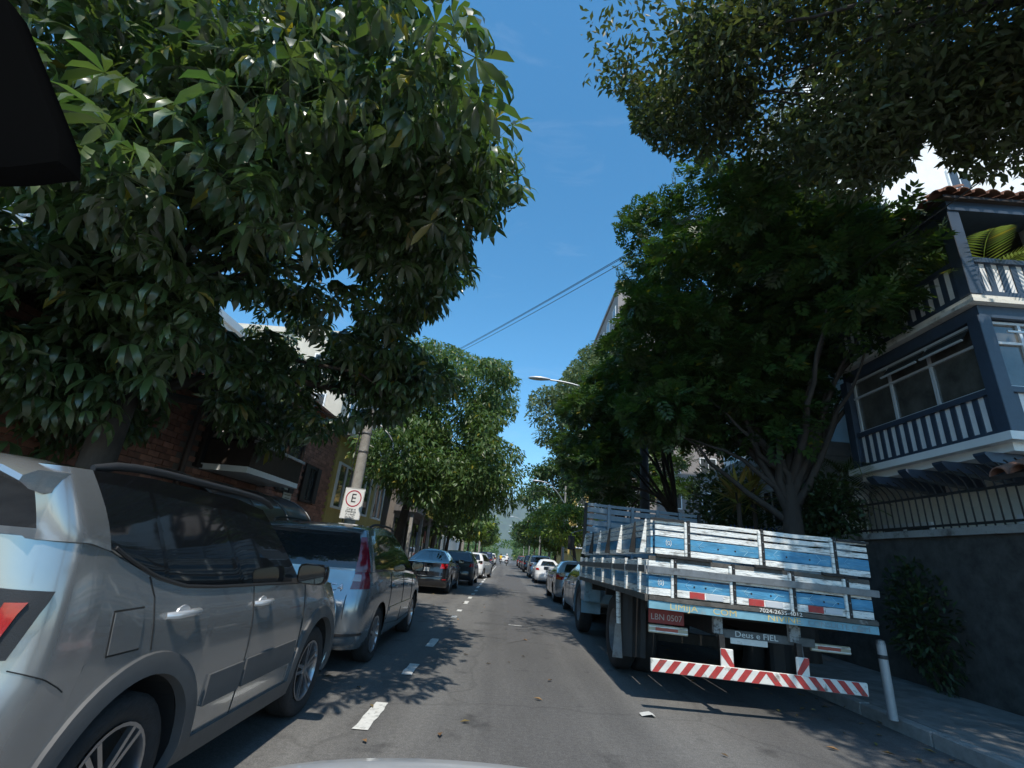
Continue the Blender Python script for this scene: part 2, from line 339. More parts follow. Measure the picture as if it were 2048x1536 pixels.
class CarBody:
    """lofted car shell: plan outline x height levels, wheel arches cut into the lower edge; local frame: rear at y=0, forward +y"""
    def __init__(s, P):
        s.P = P; s.L, s.W, s.zs = P['L'], P['W'], P.get('zs', 0.22); s.belt = P['belt']
        s.wh = P['wheels']; s.AR = P.get('AR', P['R']+0.055); s.zw = P['R']
        s.wf = P.get('wf', [(0,0.93),(0.12,0.975),(0.4,1.0),(0.72,0.995),(0.92,0.972),(1,0.945)])
        s.tail = P.get('tail', [(0,0.10),(0.1,0.02),(0.35,0.0),(0.5,0.02),(0.58,0.075),(0.8,0.09),(1,0.13)])
        s.nose = P.get('nose', [(0,-0.10),(0.15,-0.02),(0.45,0.0),(0.7,-0.06),(1,-0.28)])
        s.out = s.outline(P.get('bow_r', 0.06), P.get('rc', 0.28), P.get('bow_f', 0.16), P.get('fc', 0.42), P.get('tr', 0.035), P.get('tf', 0.06))
    def outline(s, br, rc, bf, fc, tr, tf):
        W, L = s.W, s.L; rx, fx = rc/W, fc/W; pts = []
        for i in range(8): u = (1-rx)*i/7; pts.append((u, br*u*u))
        yb = br*(1-rx)**2
        for i in range(1, 7): a = math.pi/2*i/6; pts.append((1-rx+rx*math.sin(a), yb+rc*(1-math.cos(a))))
        y0 = yb+rc; yf = L-bf*(1-fx)**2-fc; ys = set(np.round(np.linspace(y0, yf, 40)[1:-1], 4))
        for w in s.wh:
            ys = {q for q in ys if abs(q-w) > s.AR+0.03}
            ys |= {w-s.AR-0.004, w+s.AR+0.004}|{w+s.AR*math.sin(a) for a in np.linspace(-math.pi/2+0.001, math.pi/2-0.001, 15)}
        ys |= {q for q in s.P.get('cols', [])}
        pts += [(1.0, q) for q in sorted(ys) if y0 < q < yf]
        for i in range(0, 7): a = math.pi/2*(6-i)/6; pts.append((1-fx+fx*math.sin(a), L-bf*(1-fx)**2-fc*(1-math.cos(a))))
        for i in range(1, 8): u = (1-fx)*(7-i)/7; pts.append((u, L-bf*u*u))
        res = []
        for u, q in pts:
            k = 1-tr*max(0, (1.0-q)/1.0)**2-tf*max(0, (q-(L-1.1))/1.1)**2
            res.append((u*k, q))
        return res
    def zb(s, y):
        z = s.zs
        for w in s.wh:
            if abs(y-w) < s.AR: z = max(z, s.zw+math.sqrt(max(0, s.AR**2-(y-w)**2)))
        return z
    def at(s, p, z, off=0.0):
        i = min(max(int(p), 0), len(s.out)-2); f = p-i; (u0, y0), (u1, y1) = s.out[i], s.out[i+1]; u, y = lerp(u0, u1, f), lerp(y0, y1, f)
        def pt(u, y, z):
            zt = interp(s.belt, y); t = (z-s.zs)/(zt-s.zs); x = s.W*u*interp(s.wf, t)
            rw = max(0, 1-y/0.75); fw = max(0, 1-(s.L-y)/1.0)
            return Vector((x, y+interp(s.tail, t)*rw+interp(s.nose, t)*fw, z))
        q = pt(u, y, z)
        if off:
            a = Vector((s.out[i+1][0]*s.W-s.out[max(i-1,0)][0]*s.W, s.out[i+1][1]-s.out[max(i-1,0)][1], 0)).normalized(); n = Vector((a.y, -a.x, 0))
            dz = pt(u, y, z+0.02)-pt(u, y, z-0.02); n = (n-dz*n.dot(dz)/dz.length_squared).normalized(); q = q+n*off
        return q
    def p_x(s, x):
        for i in range(14):
            if s.out[i+1][0]*s.W >= x: a, b = s.out[i][0]*s.W, s.out[i+1][0]*s.W; return i+(x-a)/max(b-a, 1e-6)
        return 13.0
    def p_y(s, y):
        for i in range(8, len(s.out)-1):
            if s.out[i+1][1] >= y: a, b = s.out[i][1], s.out[i+1][1]; return i+(y-a)/max(b-a, 1e-6)
        return len(s.out)-9
    def lower(s, K=11):
        b = MB(); ts = [0,0.05,0.12,0.25,0.4,0.55,0.68,0.8,0.9,0.965,1.0]
        for sg in (1, -1):
            rows = []
            for i in range(len(s.out)):
                y = s.out[i][1]; z0, z1 = s.zb(y), interp(s.belt, y); rows.append([Vector((q.x*sg, q.y, q.z)) for q in (s.at(i, lerp(z0, z1, t)) for t in ts)])
            b.grid(rows)
            # deck (bonnet / boot lid)
            L = s.L; cr = s.P.get('crown', 0.045); deck = []
            for i in range(len(s.out)):
                q = s.at(i, interp(s.belt, s.out[i][1])); y0 = min(max(q.y, s.P.get('dk0', 0.5)), L-s.P.get('dk1', 0.7)); zz = interp(s.belt, y0)
                deck.append([Vector((q.x*k*sg, lerp(y0, q.y, k), lerp(zz, q.z, k*k*k)+cr*(1-k*k)*0.9)) for k in (1, 0.97, 0.9, 0.75, 0.5, 0.25, 0.0)])
            b.grid(deck)
            # wheel well liner and floor edge are dark, built by dress()
        return b
    def patch(s, corners, n=6, m=4, off=0.006, rim=True, side=1):
        """surface patch: four (p, z) corners (a,b,c,d going round), lifted off the body and closed at the edges"""
        a, b_, c, d = corners; o = MB(); top, bot = [], []
        for i in range(n+1):
            f = i/n; lo = (lerp(a[0], b_[0], f), lerp(a[1], b_[1], f)); hi = (lerp(d[0], c[0], f), lerp(d[1], c[1], f)); top.append([]); bot.append([])
            for j in range(m+1):
                g = j/m; p, z = lerp(lo[0], hi[0], g), lerp(lo[1], hi[1], g); q, q2 = s.at(p, z, off), s.at(p, z, -0.004); top[-1].append((q.x*side, q.y, q.z)); bot[-1].append((q2.x*side, q2.y, q2.z))
        o.grid(top)
        if rim:
            o.grid([top[0], bot[0]]); o.grid([top[-1], bot[-1]]); o.grid([[r[0] for r in top], [r[0] for r in bot]]); o.grid([[r[-1] for r in top], [r[-1] for r in bot]])
        return o
class Cabin:
    """greenhouse: rings from the belt to the roof edge; y in fractions between rear and front"""
    def __init__(s, P, body):
        s.P, s.b = P, body; g = P['cab']; s.g = g
        rx, fx = g.get('rc', 0.16), g.get('fc', 0.22); br, bf = g.get('br', 0.03), g.get('bf', 0.07); pts = []
        for i in range(9): u = (1-rx)*i/8; pts.append((u, br*u*u))
        for i in range(1, 6): a = math.pi/2*i/5; pts.append((1-rx+rx*math.sin(a), br+0.05*(1-math.cos(a))))
        y0, y1 = br+0.05, 1-bf-0.05; s.r1 = len(pts)-1
        ys = set(np.round(np.linspace(y0, y1, 26)[1:-1], 4)); cuts = sorted(c for w in g['side'] for c in w[:2])
        ys = {q for q in ys if all(abs(q-c) > 0.012 for c in cuts)}|set(cuts)
        pts += [(1.0, q) for q in sorted(ys) if y0 < q < y1]; s.f0 = len(pts)
        for i in range(0, 6): a = math.pi/2*(5-i)/5; pts.append((1-fx+fx*math.sin(a), y1+0.05*(1-math.sin(a))))
        for i in range(1, 9): u = (1-fx)*(8-i)/8; pts.append((u, 1-bf*u*u))
        s.out = pts; s.ts = g.get('ts', [0, 0.06, 0.14, 0.3, 0.5, 0.7, 0.84, 0.92, 1.0])
    def at(s, p, t, off=0.0):
        g = s.g; i = min(max(int(p), 0), len(s.out)-2); f = p-i; u, yf = lerp(s.out[i][0], s.out[i+1][0], f), lerp(s.out[i][1], s.out[i+1][1], f)
        def pt(t):
            yr, yfr = lerp(g['y0'][0], g['y0'][1], t**g.get('er', 1.0)), lerp(g['y1'][0], g['y1'][1], t**g.get('ef', 1.0))
            y = lerp(yr, yfr, yf); w = lerp(g['w'][0], g['w'][1], t**1.4); zb = interp(s.b.belt, min(max(y, 0.05), s.b.L-0.05))-0.006+g.get('zb', 0.0)
            zt = interp(g['roof'], yf)
            return Vector((w*u, y, lerp(zb, zt, t)))
        q = pt(t)
        if off:
            n = Vector((1,0,0)) if s.r1 < p < s.f0 else Vector((0,-1 if p <= s.r1 else 1, 0.4)).normalized(); q = q+n*off
        return q
    def build(s, root, m_body, m_roof, m_pillar):
        frame, fr2, roof, pil = MB(), MB(), MB(), {}; wins = {}
        g = s.g; n = len(s.out); ts = s.ts
        rw = g.get('rear', (0.80, 0.06, 0.92)); ws = g.get('front', (0.84, 0.06, 0.95))
        for sg in (1, -1):
            P = [[s.at(i, t) for t in ts] for i in range(n)]
            for i in range(n-1):
                um, ym = (s.out[i][0]+s.out[i+1][0])/2, (s.out[i][1]+s.out[i+1][1])/2
                for k in range(len(ts)-1):
                    tm = (ts[k]+ts[k+1])/2; q = [Vector((v.x*sg, v.y, v.z)) for v in (P[i][k], P[i+1][k], P[i+1][k+1], P[i][k+1])]; key = None
                    if i < 8 and um < rw[0] and rw[1] < tm < rw[2]: key = ('rear_window', 0)
                    elif i >= n-9 and um < ws[0] and ws[1] < tm < ws[2]: key = ('windscreen', 0)
                    elif s.r1 <= i < s.f0:
                        for j, wdef in enumerate(g['side']):
                            if wdef[0] <= ym <= wdef[1] and g.get('t', (0.03, 0.86))[0] < tm < g.get('t', (0.03, 0.86))[1]: key = ('side_window', (sg, j))
                    if key: wins.setdefault(key, MB()).add(q, [(0,1,2,3)])
                    elif s.r1 <= i < s.f0 and tm < g.get('t', (0.03,0.86))[1] and g.get('black_pillars', True) and min(w[0] for w in g['side']) < ym < max(w[1] for w in g['side']): pil.setdefault((sg, sum(w[1] < ym for w in g['side'])), MB()).add(q, [(0,1,2,3)])
                    elif g.get('black_top') and s.r1 <= i and ym > g['side'][0][0] and tm > 0.8: roof.add(q, [(0,1,2,3)])
                    elif g.get('black_top') and ym > 0.5: fr2.add(q, [(0,1,2,3)])
                    else: frame.add(q, [(0,1,2,3)])
            cap = []
            for i in range(n):
                q = s.at(i, 1.0); y0 = min(max(q.y, g['y0'][1]+0.35), g['y1'][1]-0.35); fr = (y0-g['y0'][1])/(g['y1'][1]-g['y0'][1]); zz = interp(g['roof'], fr)
                cap.append([Vector((q.x*k*sg, lerp(y0, q.y, k), lerp(zz, q.z, k)+g.get('crown', 0.05)*(1-k**2.2))) for k in (1, 0.96, 0.9, 0.8, 0.6, 0.3, 0.0)])
            roof.grid(cap)
        frame.build('cabin_frame', m_body, root, smooth=38, weld=1e-4); roof.build('roof', m_roof, root, smooth=40, weld=1e-4)
        if fr2.f: fr2.build('windscreen_frame', m_body, root, smooth=38, weld=1e-4)
        for b in pil.values(): b.build('pillar', m_pillar, root, smooth=38, weld=1e-4)
        for (nm, _), b in wins.items(): b.build(nm, M_glass, root, smooth=38, weld=1e-4)
def dress(P, root, B, m_body, detail=1):
    """wheels, wheel wells, floor"""
    R_, w = P['R'], P.get('tw', 0.205); tm, rm, bd = wheel_mesh(R_, w, P.get('spokes', 5))
    if not tm.materials: tm.materials.append(M_tyre); rm.materials.append(P.get('rim_mat', M_rim)); bd.materials.append(M_under)
    tr = B.W-w*0.52-P.get('inset', 0.03)
    for wy in P['wheels']:
        for sg in (1, -1):
            o = bpy.data.objects.new('wheel', None); COL.objects.link(o); o.parent = root; o.location = (sg*tr, wy, R_-0.004); o.rotation_euler = (random.random()*6, 0, 0 if sg > 0 else math.pi)
            link('tyre', tm, o); link('rim', rm, o); link('brake_disc', bd, o)
    for wy in P['wheels']:
        for sg in (1, -1):
            pr = []; wl = MB()
            for a in np.linspace(-0.25, math.pi+0.25, 17): pr.append([(sg*x, wy+(B.AR-0.004)*math.cos(a), B.zw+(B.AR-0.004)*math.sin(a)) for x in (B.W*0.985*0.97, B.W*0.6)])
            wl.grid(pr); c = (sg*B.W*0.6, wy, B.zw); wl.add([c]+[r[1] for r in pr], [(0, i+1, i+2) for i in range(16)])
            wl.build('wheel_well', M_under, root)
    fl = MB(); L = B.L
    fl.box((0, L/2, B.zs+0.02), (B.W*1.7, L-0.7, 0.06)); fl.box((0, L/2, B.zs+0.16), (B.W*1.15, L-0.5, 0.24)); fl.build('underbody', M_under, root)
def car(name, label, P, loc, rotz, m_body, cat='car', group=None, m_roof=None, m_pillar=None, lamps='plain', plate=True):
    root = thing(name, label, cat, loc, rotz, group); B = CarBody(P); B.lower().build('body', m_body, root, smooth=38, weld=1e-4)
    C_ = Cabin(P, B); C_.build(root, m_body, m_roof or m_body, m_pillar or M_gblk); dress(P, root, B, m_body)
    return root, B, C_
def mirror_pair(root, y, z, W_, m, m2=None, s=1.0, sides=(1,-1)):
    for sg in sides:
        b = MB(); b.lathe([(0.001,-0.055*s),(0.055*s,-0.05*s),(0.085*s,-0.01*s),(0.088*s,0.035*s),(0.078*s,0.05*s)], 24, 'y')
        sq = lambda v: (lambda r: ((abs(v[0]/r)**5+abs(v[2]/r)**5)**-0.2 if r > 1e-6 else 1))(math.hypot(v[0], v[2])); b.v = [(v[0]*1.2*sq(v), v[1], v[2]*0.78*sq(v)) for v in b.v]; b.v = [(sg*(W_+0.13*s)+v[0], y-v[1], z+v[2]) for v in b.v]
        o = b.build('door_mirror', m, root, smooth=50)
        MB().bar((sg*(W_-0.03), y+0.04, z-0.06*s), (sg*(W_+0.08*s), y+0.01, z-0.035*s), 0.05*s, 0.035*s).build('mirror_arm', M_blk, o)
        g = MB(); g.lathe([(0.001,-0.052*s),(0.074*s,-0.052*s)], 24, 'y'); g.v = [(sg*(W_+0.13*s)+v[0]*1.2*sq(v), y+v[1], z+v[2]*0.78*sq(v)) for v in g.v]; g.build('mirror_glass', M_glass, o)
def plate_on(root, B, x, z, w=0.40, h=0.13, m=None, off=0.02):
    q = B.at(B.p_x(abs(x)), z, off); o = MB().box((x, q.y-0.006, z), (w, 0.012, h)).build('number_plate', m or M_plate, root, bevel=0.004); return o
def seams(root, B, lines, side=1, w=0.005):
    """door gaps: list of polylines in (y, z) on the body side"""
    for ln in lines:
        pts = []; o = MB()
        for (a, b) in zip(ln[:-1], ln[1:]):
            for f in np.linspace(0, 1, 7)[:-1]: pts.append((lerp(a[0], b[0], f), lerp(a[1], b[1], f)))
        pts.append(ln[-1]); Q = [B.at(B.p_y(y), z, 0.0015) for y, z in pts]
        o.tube([(q.x*side, q.y, q.z) for q in Q], w, 5).build('door_gap', M_seam, root)
def handle(root, B, y, z, m, side=1, L_=0.19):
    q = B.at(B.p_y(y), z); o = MB(); x = q.x
    o.tube([(side*(x+0.004), y-L_/2, z), (side*(x+0.036), y-L_/2+0.03, z+0.003), (side*(x+0.042), y, z+0.004), (side*(x+0.036), y+L_/2-0.03, z+0.003), (side*(x+0.004), y+L_/2, z)], [0.016,0.019,0.018,0.019,0.016], 8)
    h = o.build('door_handle', m, root, smooth=50)
    d = MB(); d.lathe([(0.001, 0.004), (0.045, 0.004), (0.047, -0.003)], 16, 'x'); d.v = [(side*(x+v[0]), y+0.01+v[1]*1.3, z-0.006+v[2]) for v in d.v]; d.build('handle_recess', m, h)
    return h
# ---- silver compact SUV beside the camera
P_suv = dict(L=3.90, W=0.90, R=0.345, AR=0.425, zs=0.26, wheels=(0.82,3.04), rc=0.20, bow_r=0.05, tr=0.03, fc=0.34, spokes=5, tw=0.215,
  belt=[(0,1.345),(0.36,1.335),(0.5,1.275),(0.75,1.19),(1.0,1.135),(1.3,1.115),(2.3,1.085),(2.9,1.07),(3.2,1.06),(3.6,1.02),(3.9,0.93)],
  wf=[(0,0.95),(0.12,0.985),(0.35,1.0),(0.6,1.0),(0.78,0.985),(0.93,0.955),(1,0.94)], tail=[(0,0.10),(0.1,0.02),(0.3,0.0),(0.45,0.03),(0.52,0.08),(0.8,0.09),(1,0.10)],
  cab=dict(y0=(0.085,0.045), y1=(2.85,2.02), black_top=True, w=(0.845,0.755), rc=0.10, roof=[(0,1.605),(0.3,1.635),(0.7,1.625),(1,1.56)], side=[(0.122,0.268),(0.281,0.545),(0.56,0.93)], t=(0.02,0.84), rear=(0.86,0.10,0.82), crown=0.035))
M_silver = mat('silver_paint', (0.40,0.395,0.385), 0.22, metal=0.7, coat=1.0, var=0.03, vscale=2.5)
M_silver_d = mat('silver_trim', (0.60,0.61,0.62), 0.25, metal=0.5, coat=0.6)
suv, B, Cb = car('parked_car', 'silver compact SUV with black roof and grey wheel arch cladding, behind the grey-blue minivan', P_suv, (-2.52,1.72,0), 0.0, M_silver, 'car', 'cars along the left side of the street', m_roof=M_gblk)
def arch_trim(B, wy, w=0.085, off=0.022, side=1):
    o = MB(); rows = []
    for a in np.linspace(-0.30, math.pi+0.30, 33):
        row = []
        for rr, of in ((B.AR-0.012, -0.03), (B.AR-0.006, off*0.9), (B.AR+w*0.5, off), (B.AR+w, off*0.75), (B.AR+w+0.004, -0.006)):
            y, z = wy+rr*math.cos(a), max(B.zw+rr*math.sin(a), B.zs); q = B.at(B.p_y(min(max(y, 0.3), B.L-0.4)), z, of); row.append((side*q.x, y if y > 0.3 else q.y+(y-0.3), z))
        rows.append(row)
    return o.grid(rows)
for wy in P_suv['wheels']:
    for sd_ in (1, -1): arch_trim(B, wy, side=sd_).build('wheel_arch_trim', M_clad, suv, smooth=50)
for sd_ in (1, -1):
    B.patch([(B.p_y(1.26), 0.255), (B.p_y(2.62), 0.255), (B.p_y(2.62), 0.37), (B.p_y(1.26), 0.37)], 16, 3, 0.015, side=sd_).build('sill_cladding', M_clad, suv, smooth=40)
    for a, b, z0, z1 in ((1.36, 1.73, 0.50, 0.655), (1.765, 2.52, 0.505, 0.66)):
        B.patch([(B.p_y(a), z0), (B.p_y(b), z0), (B.p_y(b), z1), (B.p_y(a), z1)], 12, 3, 0.014, side=sd_).build('door_moulding', M_clad, suv, smooth=40)
    seams(suv, B, [[(0.70,1.19),(0.76,1.10),(0.80,0.87)], [(1.74,1.09),(1.75,0.75),(1.73,0.33)], [(2.62,1.06),(2.60,0.80),(2.57,0.42)], [(1.30,0.36),(1.4,0.34),(2.5,0.345)]], sd_, 0.0032)
    handle(suv, B, 0.99, 1.005, M_silver_d, sd_, 0.24); handle(suv, B, 1.86, 0.985, M_silver_d, sd_, 0.22)
# fuel flap: proud plate with a dark gap round it
fp = lambda y, z: (B.p_y(y), z)
MBf = B.patch([fp(0.50,0.885), fp(0.71,0.885), fp(0.69,1.065), fp(0.48,1.065)], 6, 6, 0.0025); MBf.build('fuel_flap_gap', M_seam, suv)
B.patch([fp(0.506,0.893), fp(0.703,0.893), fp(0.683,1.057), fp(0.486,1.057)], 6, 6, 0.007).build('fuel_flap', M_silver, suv, smooth=40)
# tail lamps: black housing wrapping the corner with two red blocks
for sd_ in (1, -1):
    h = B.patch([(B.p_x(0.50), 0.935), (10.0, 0.94), (11.4, 1.155), (B.p_x(0.52), 1.175)], 12, 6, 0.022, side=sd_).build('tail_lamp', M_blk, suv, smooth=40)
    B.patch([(B.p_x(0.775), 0.975), (9.2, 0.975), (10.1, 1.12), (9.0, 1.12)], 5, 4, 0.034, side=sd_).build('red_lens', M_red, h, smooth=40)
    B.patch([(B.p_x(0.56), 1.00), (B.p_x(0.655), 0.98), (B.p_x(0.73), 1.15), (B.p_x(0.56), 1.15)], 4, 4, 0.034, side=sd_).build('red_lens', M_red, h, smooth=40)
# bumper lower cladding and rear seam
B.patch([(0.0, 0.27), (11.0, 0.27), (11.0, 0.50), (0.0, 0.52)], 14, 4, 0.012).build('rear_bumper_cladding', M_clad, suv, smooth=40)
seams(suv, B, [[(0.10,0.905),(0.22,0.86),(0.335,0.80)]], 1, 0.0022)
# roof spoiler in body colour, roof rails
sp = MB(); rows = []
for u in np.linspace(-1, 1, 21):
    x = 0.765*u; e = 0.045*abs(u)**8+0.022*u*u
    rows.append([(x*0.995, 0.345, 1.60-e), (x, 0.338, 1.645-e), (x, 0.22, 1.655-e), (x, 0.05, 1.645-e), (x, -0.05+0.05*u*u, 1.618-e), (x, -0.055+0.05*u*u, 1.598-e), (x, 0.0+0.04*u*u, 1.575-e), (x*0.99, 0.10, 1.565-e)])
sp.grid(rows); sp.add(rows[0], [tuple(range(8))]); sp.add(rows[-1], [tuple(range(8))]); sp.build('roof_spoiler', M_silver, suv, smooth=45)
for sd_ in (1, -1):
    rr = [(sd_*(0.725-0.02*(abs(t-0.5)*2)**4), lerp(0.34, 2.0, t), 1.632+0.045*(1-(2*t-1)**6)-0.012*(t)) for t in np.linspace(0, 1, 17)]
    MB().tube(rr, [0.014]+[0.020]*15+[0.014], 8).build('roof_rail', M_blk, suv, smooth=60)
    # thick body-coloured rear pillar flush with the tailgate
for sd_ in (1, -1):
    tq = [B.at(B.p_y(y), interp(B.belt, y)-0.002, 0.004) for y in np.linspace(0.40, 2.62, 30)]; MB().tube([(q.x*sd_, q.y, q.z) for q in tq], 0.009, 6).build('window_trim', M_blk, suv)
mirror_pair(suv, 2.33, 1.16, 0.87, M_gblk, s=1.12)
MB().box((0, 0.06, 0.62), (0.44,0.02,0.15)).build('number_plate', M_plate, suv, bevel=0.004)

# ---- grey-blue minivan
P_van = dict(L=4.45, W=0.905, R=0.325, AR=0.385, zs=0.24, wheels=(0.93,3.46), rc=0.24, bow_r=0.08, tr=0.05, fc=0.5, bow_f=0.22, spokes=10,
  belt=[(0,1.10),(0.5,1.095),(1.5,1.065),(2.6,1.02),(3.3,0.97),(4.0,0.86),(4.45,0.70)],
  tail=[(0,0.12),(0.08,0.03),(0.3,0.0),(0.55,0.0),(0.66,0.02),(0.72,0.06),(1,0.10)],
  cab=dict(y0=(0.10,0.42), y1=(3.75,2.15), er=1.6, w=(0.855,0.66), rc=0.13, roof=[(0,1.575),(0.2,1.625),(0.55,1.655),(1,1.60)], side=[(0.11,0.33),(0.342,0.60),(0.612,0.90)], t=(0.03,0.86), rear=(0.90,0.03,0.90), crown=0.03))
M_vanblue = mat('grey_blue_paint', (0.245,0.27,0.288), 0.22, metal=0.65, coat=1.0, var=0.05, vscale=3)
van, B, Cb = car('parked_car', 'grey-blue minivan with tall dark red tail lamps on its rear corners', P_van, (-2.50,6.02,0), 0.0, M_vanblue, 'car', 'cars along the left side of the street')
for sd_ in (1, -1):
    h = B.patch([(B.p_x(0.69), 0.895), (12.3, 0.905), (11.8, 1.09), (B.p_x(0.735), 1.09)], 8, 6, 0.012, side=sd_).build('tail_lamp', M_dred, van, smooth=40)
    B.patch([(B.p_x(0.70), 0.985), (9.8, 0.985), (9.9, 1.06), (B.p_x(0.73), 1.06)], 4, 3, 0.016, side=sd_).build('clear_lens', M_clear, h, smooth=40)
    up = MB(); rows = []
    for t in np.linspace(0.0, 0.83, 11):
        a, b = lerp(7.3, 8.3, t), lerp(11.2, 10.6, t); rows.append([Vector((q.x*sd_+sd_*0.012, q.y-0.016, q.z)) for q in (Cb.at(lerp(a, b, f), t) for f in np.linspace(0, 1, 6))])
    up.grid(rows); up.build('upper_tail_lamp', M_dred, van, smooth=50)
    seams(van, B, [[(1.38,1.05),(1.40,0.75),(1.33,0.45)], [(2.28,1.02),(2.27,0.7),(2.25,0.34)], [(3.05,0.97),(3.02,0.7),(3.0,0.42)], [(1.30,0.40),(2.2,0.335),(3.0,0.37)]], sd_, 0.004)
    B.patch([(B.p_y(1.42), 0.55), (B.p_y(2.95), 0.54), (B.p_y(2.95), 0.59), (B.p_y(1.42), 0.60)], 16, 2, 0.012, side=sd_).build('door_moulding', M_vanblue, van, smooth=40)
    handle(van, B, 1.50, 0.87, M_vanblue, sd_, 0.2); handle(van, B, 2.38, 0.85, M_vanblue, sd_, 0.2)
    rr = [(sd_*0.655, lerp(0.62, 2.0, t), 1.635+0.035*(1-(2*t-1)**6)+0.02*math.sin(t*3)) for t in np.linspace(0, 1, 13)]
    MB().tube(rr, 0.016, 7).build('roof_rail', M_blk, van, smooth=60)
mirror_pair(van, 2.82, 1.12, 0.86, M_gblk, s=1.05)
B.patch([(0.0, 0.60), (B.p_x(0.60), 0.60), (B.p_x(0.60), 0.605), (0.0, 0.605)], 10, 1, 0.002).build('tailgate_gap', M_seam, van)
for sd_ in (1, -1):
    q = [B.at(B.p_x(0.665), z, 0.001) for z in np.linspace(0.58, 0.9, 7)]; MB().tube([(v.x*sd_, v.y, v.z) for v in q], 0.005, 5).build('tailgate_gap', M_seam, van)
    B.patch([(0.0, 0.395), (12.5, 0.40), (12.5, 0.425), (0.0, 0.425)], 14, 1, 0.01, side=sd_).build('bumper_strip', M_blk, van)
plate_on(van, B, 0.0, 0.76)
qq = B.at(B.p_x(0.52), 0.90, 0.004); lettering('model_badge', 'C4', 0.115, (0.52, qq.y-0.004, 0.905), (R(84), 0, R(4)), M_chrome, van, depth=0.004, sx=1.25)
rsp = MB(); rows = []
for u in np.linspace(-1, 1, 13):
    x = 0.62*u; rows.append([(x, 0.62, 1.635-0.02*u*u), (x, 0.44, 1.62-0.03*u*u), (x, 0.335+0.05*u*u, 1.588-0.03*u*u), (x, 0.37+0.05*u*u, 1.562-0.03*u*u), (x, 0.5, 1.56-0.03*u*u)])
rsp.grid(rows); rsp.build('roof_spoiler', M_vanblue, van, smooth=45)

# ---- other cars: parameter sets
P_sedan = dict(L=4.70, W=0.89, R=0.32, AR=0.375, zs=0.22, wheels=(1.02,3.76), rc=0.30, bow_r=0.10, tr=0.06, fc=0.5, bow_f=0.2, spokes=7,
  belt=[(0,1.00),(0.5,1.02),(1.2,1.01),(3.2,0.97),(3.8,0.92),(4.7,0.70)], tail=[(0,0.12),(0.08,0.02),(0.3,0.0),(0.48,0.0),(0.56,0.05),(0.85,0.07),(1,0.10)], dk0=0.75,
  cab=dict(y0=(0.62,1.55), y1=(3.55,2.55), er=0.9, w=(0.765,0.46), rc=0.34, roof=[(0,1.35),(0.3,1.40),(0.7,1.405),(1,1.35)], side=[(0.13,0.30),(0.31,0.55),(0.565,0.90)], t=(0.03,0.84), rear=(0.88,0.05,0.94), crown=0.06))
P_hatch = dict(L=3.95, W=0.85, R=0.30, AR=0.355, zs=0.22, wheels=(0.66,3.12), rc=0.26, bow_r=0.09, tr=0.05, fc=0.45, bow_f=0.2,
  belt=[(0,1.04),(0.5,1.02),(1.5,0.97),(2.6,0.93),(3.2,0.86),(3.95,0.68)], tail=[(0,0.10),(0.1,0.02),(0.35,0.0),(0.52,0.02),(0.6,0.06),(1,0.12)],
  cab=dict(y0=(0.13,0.55), y1=(3.15,2.05), w=(0.795,0.56), rc=0.20, roof=[(0,1.42),(0.3,1.46),(0.7,1.45),(1,1.38)], side=[(0.13,0.30),(0.312,0.56),(0.575,0.91)], t=(0.03,0.84), rear=(0.86,0.08,0.90), crown=0.03))
P_big = dict(L=4.4, W=0.90, R=0.345, AR=0.41, zs=0.27, wheels=(0.80,3.46), rc=0.20, bow_r=0.06, tr=0.03, fc=0.4,
  belt=[(0,1.12),(0.5,1.12),(2.6,1.06),(3.3,1.02),(4.4,0.86)], cab=dict(y0=(0.12,0.32), y1=(3.4,2.5), w=(0.845,0.70), rc=0.10, roof=[(0,1.62),(0.3,1.66),(0.7,1.65),(1,1.58)], side=[(0.08,0.26),(0.275,0.54),(0.555,0.92)], t=(0.03,0.84), rear=(0.86,0.08,0.86), crown=0.03))
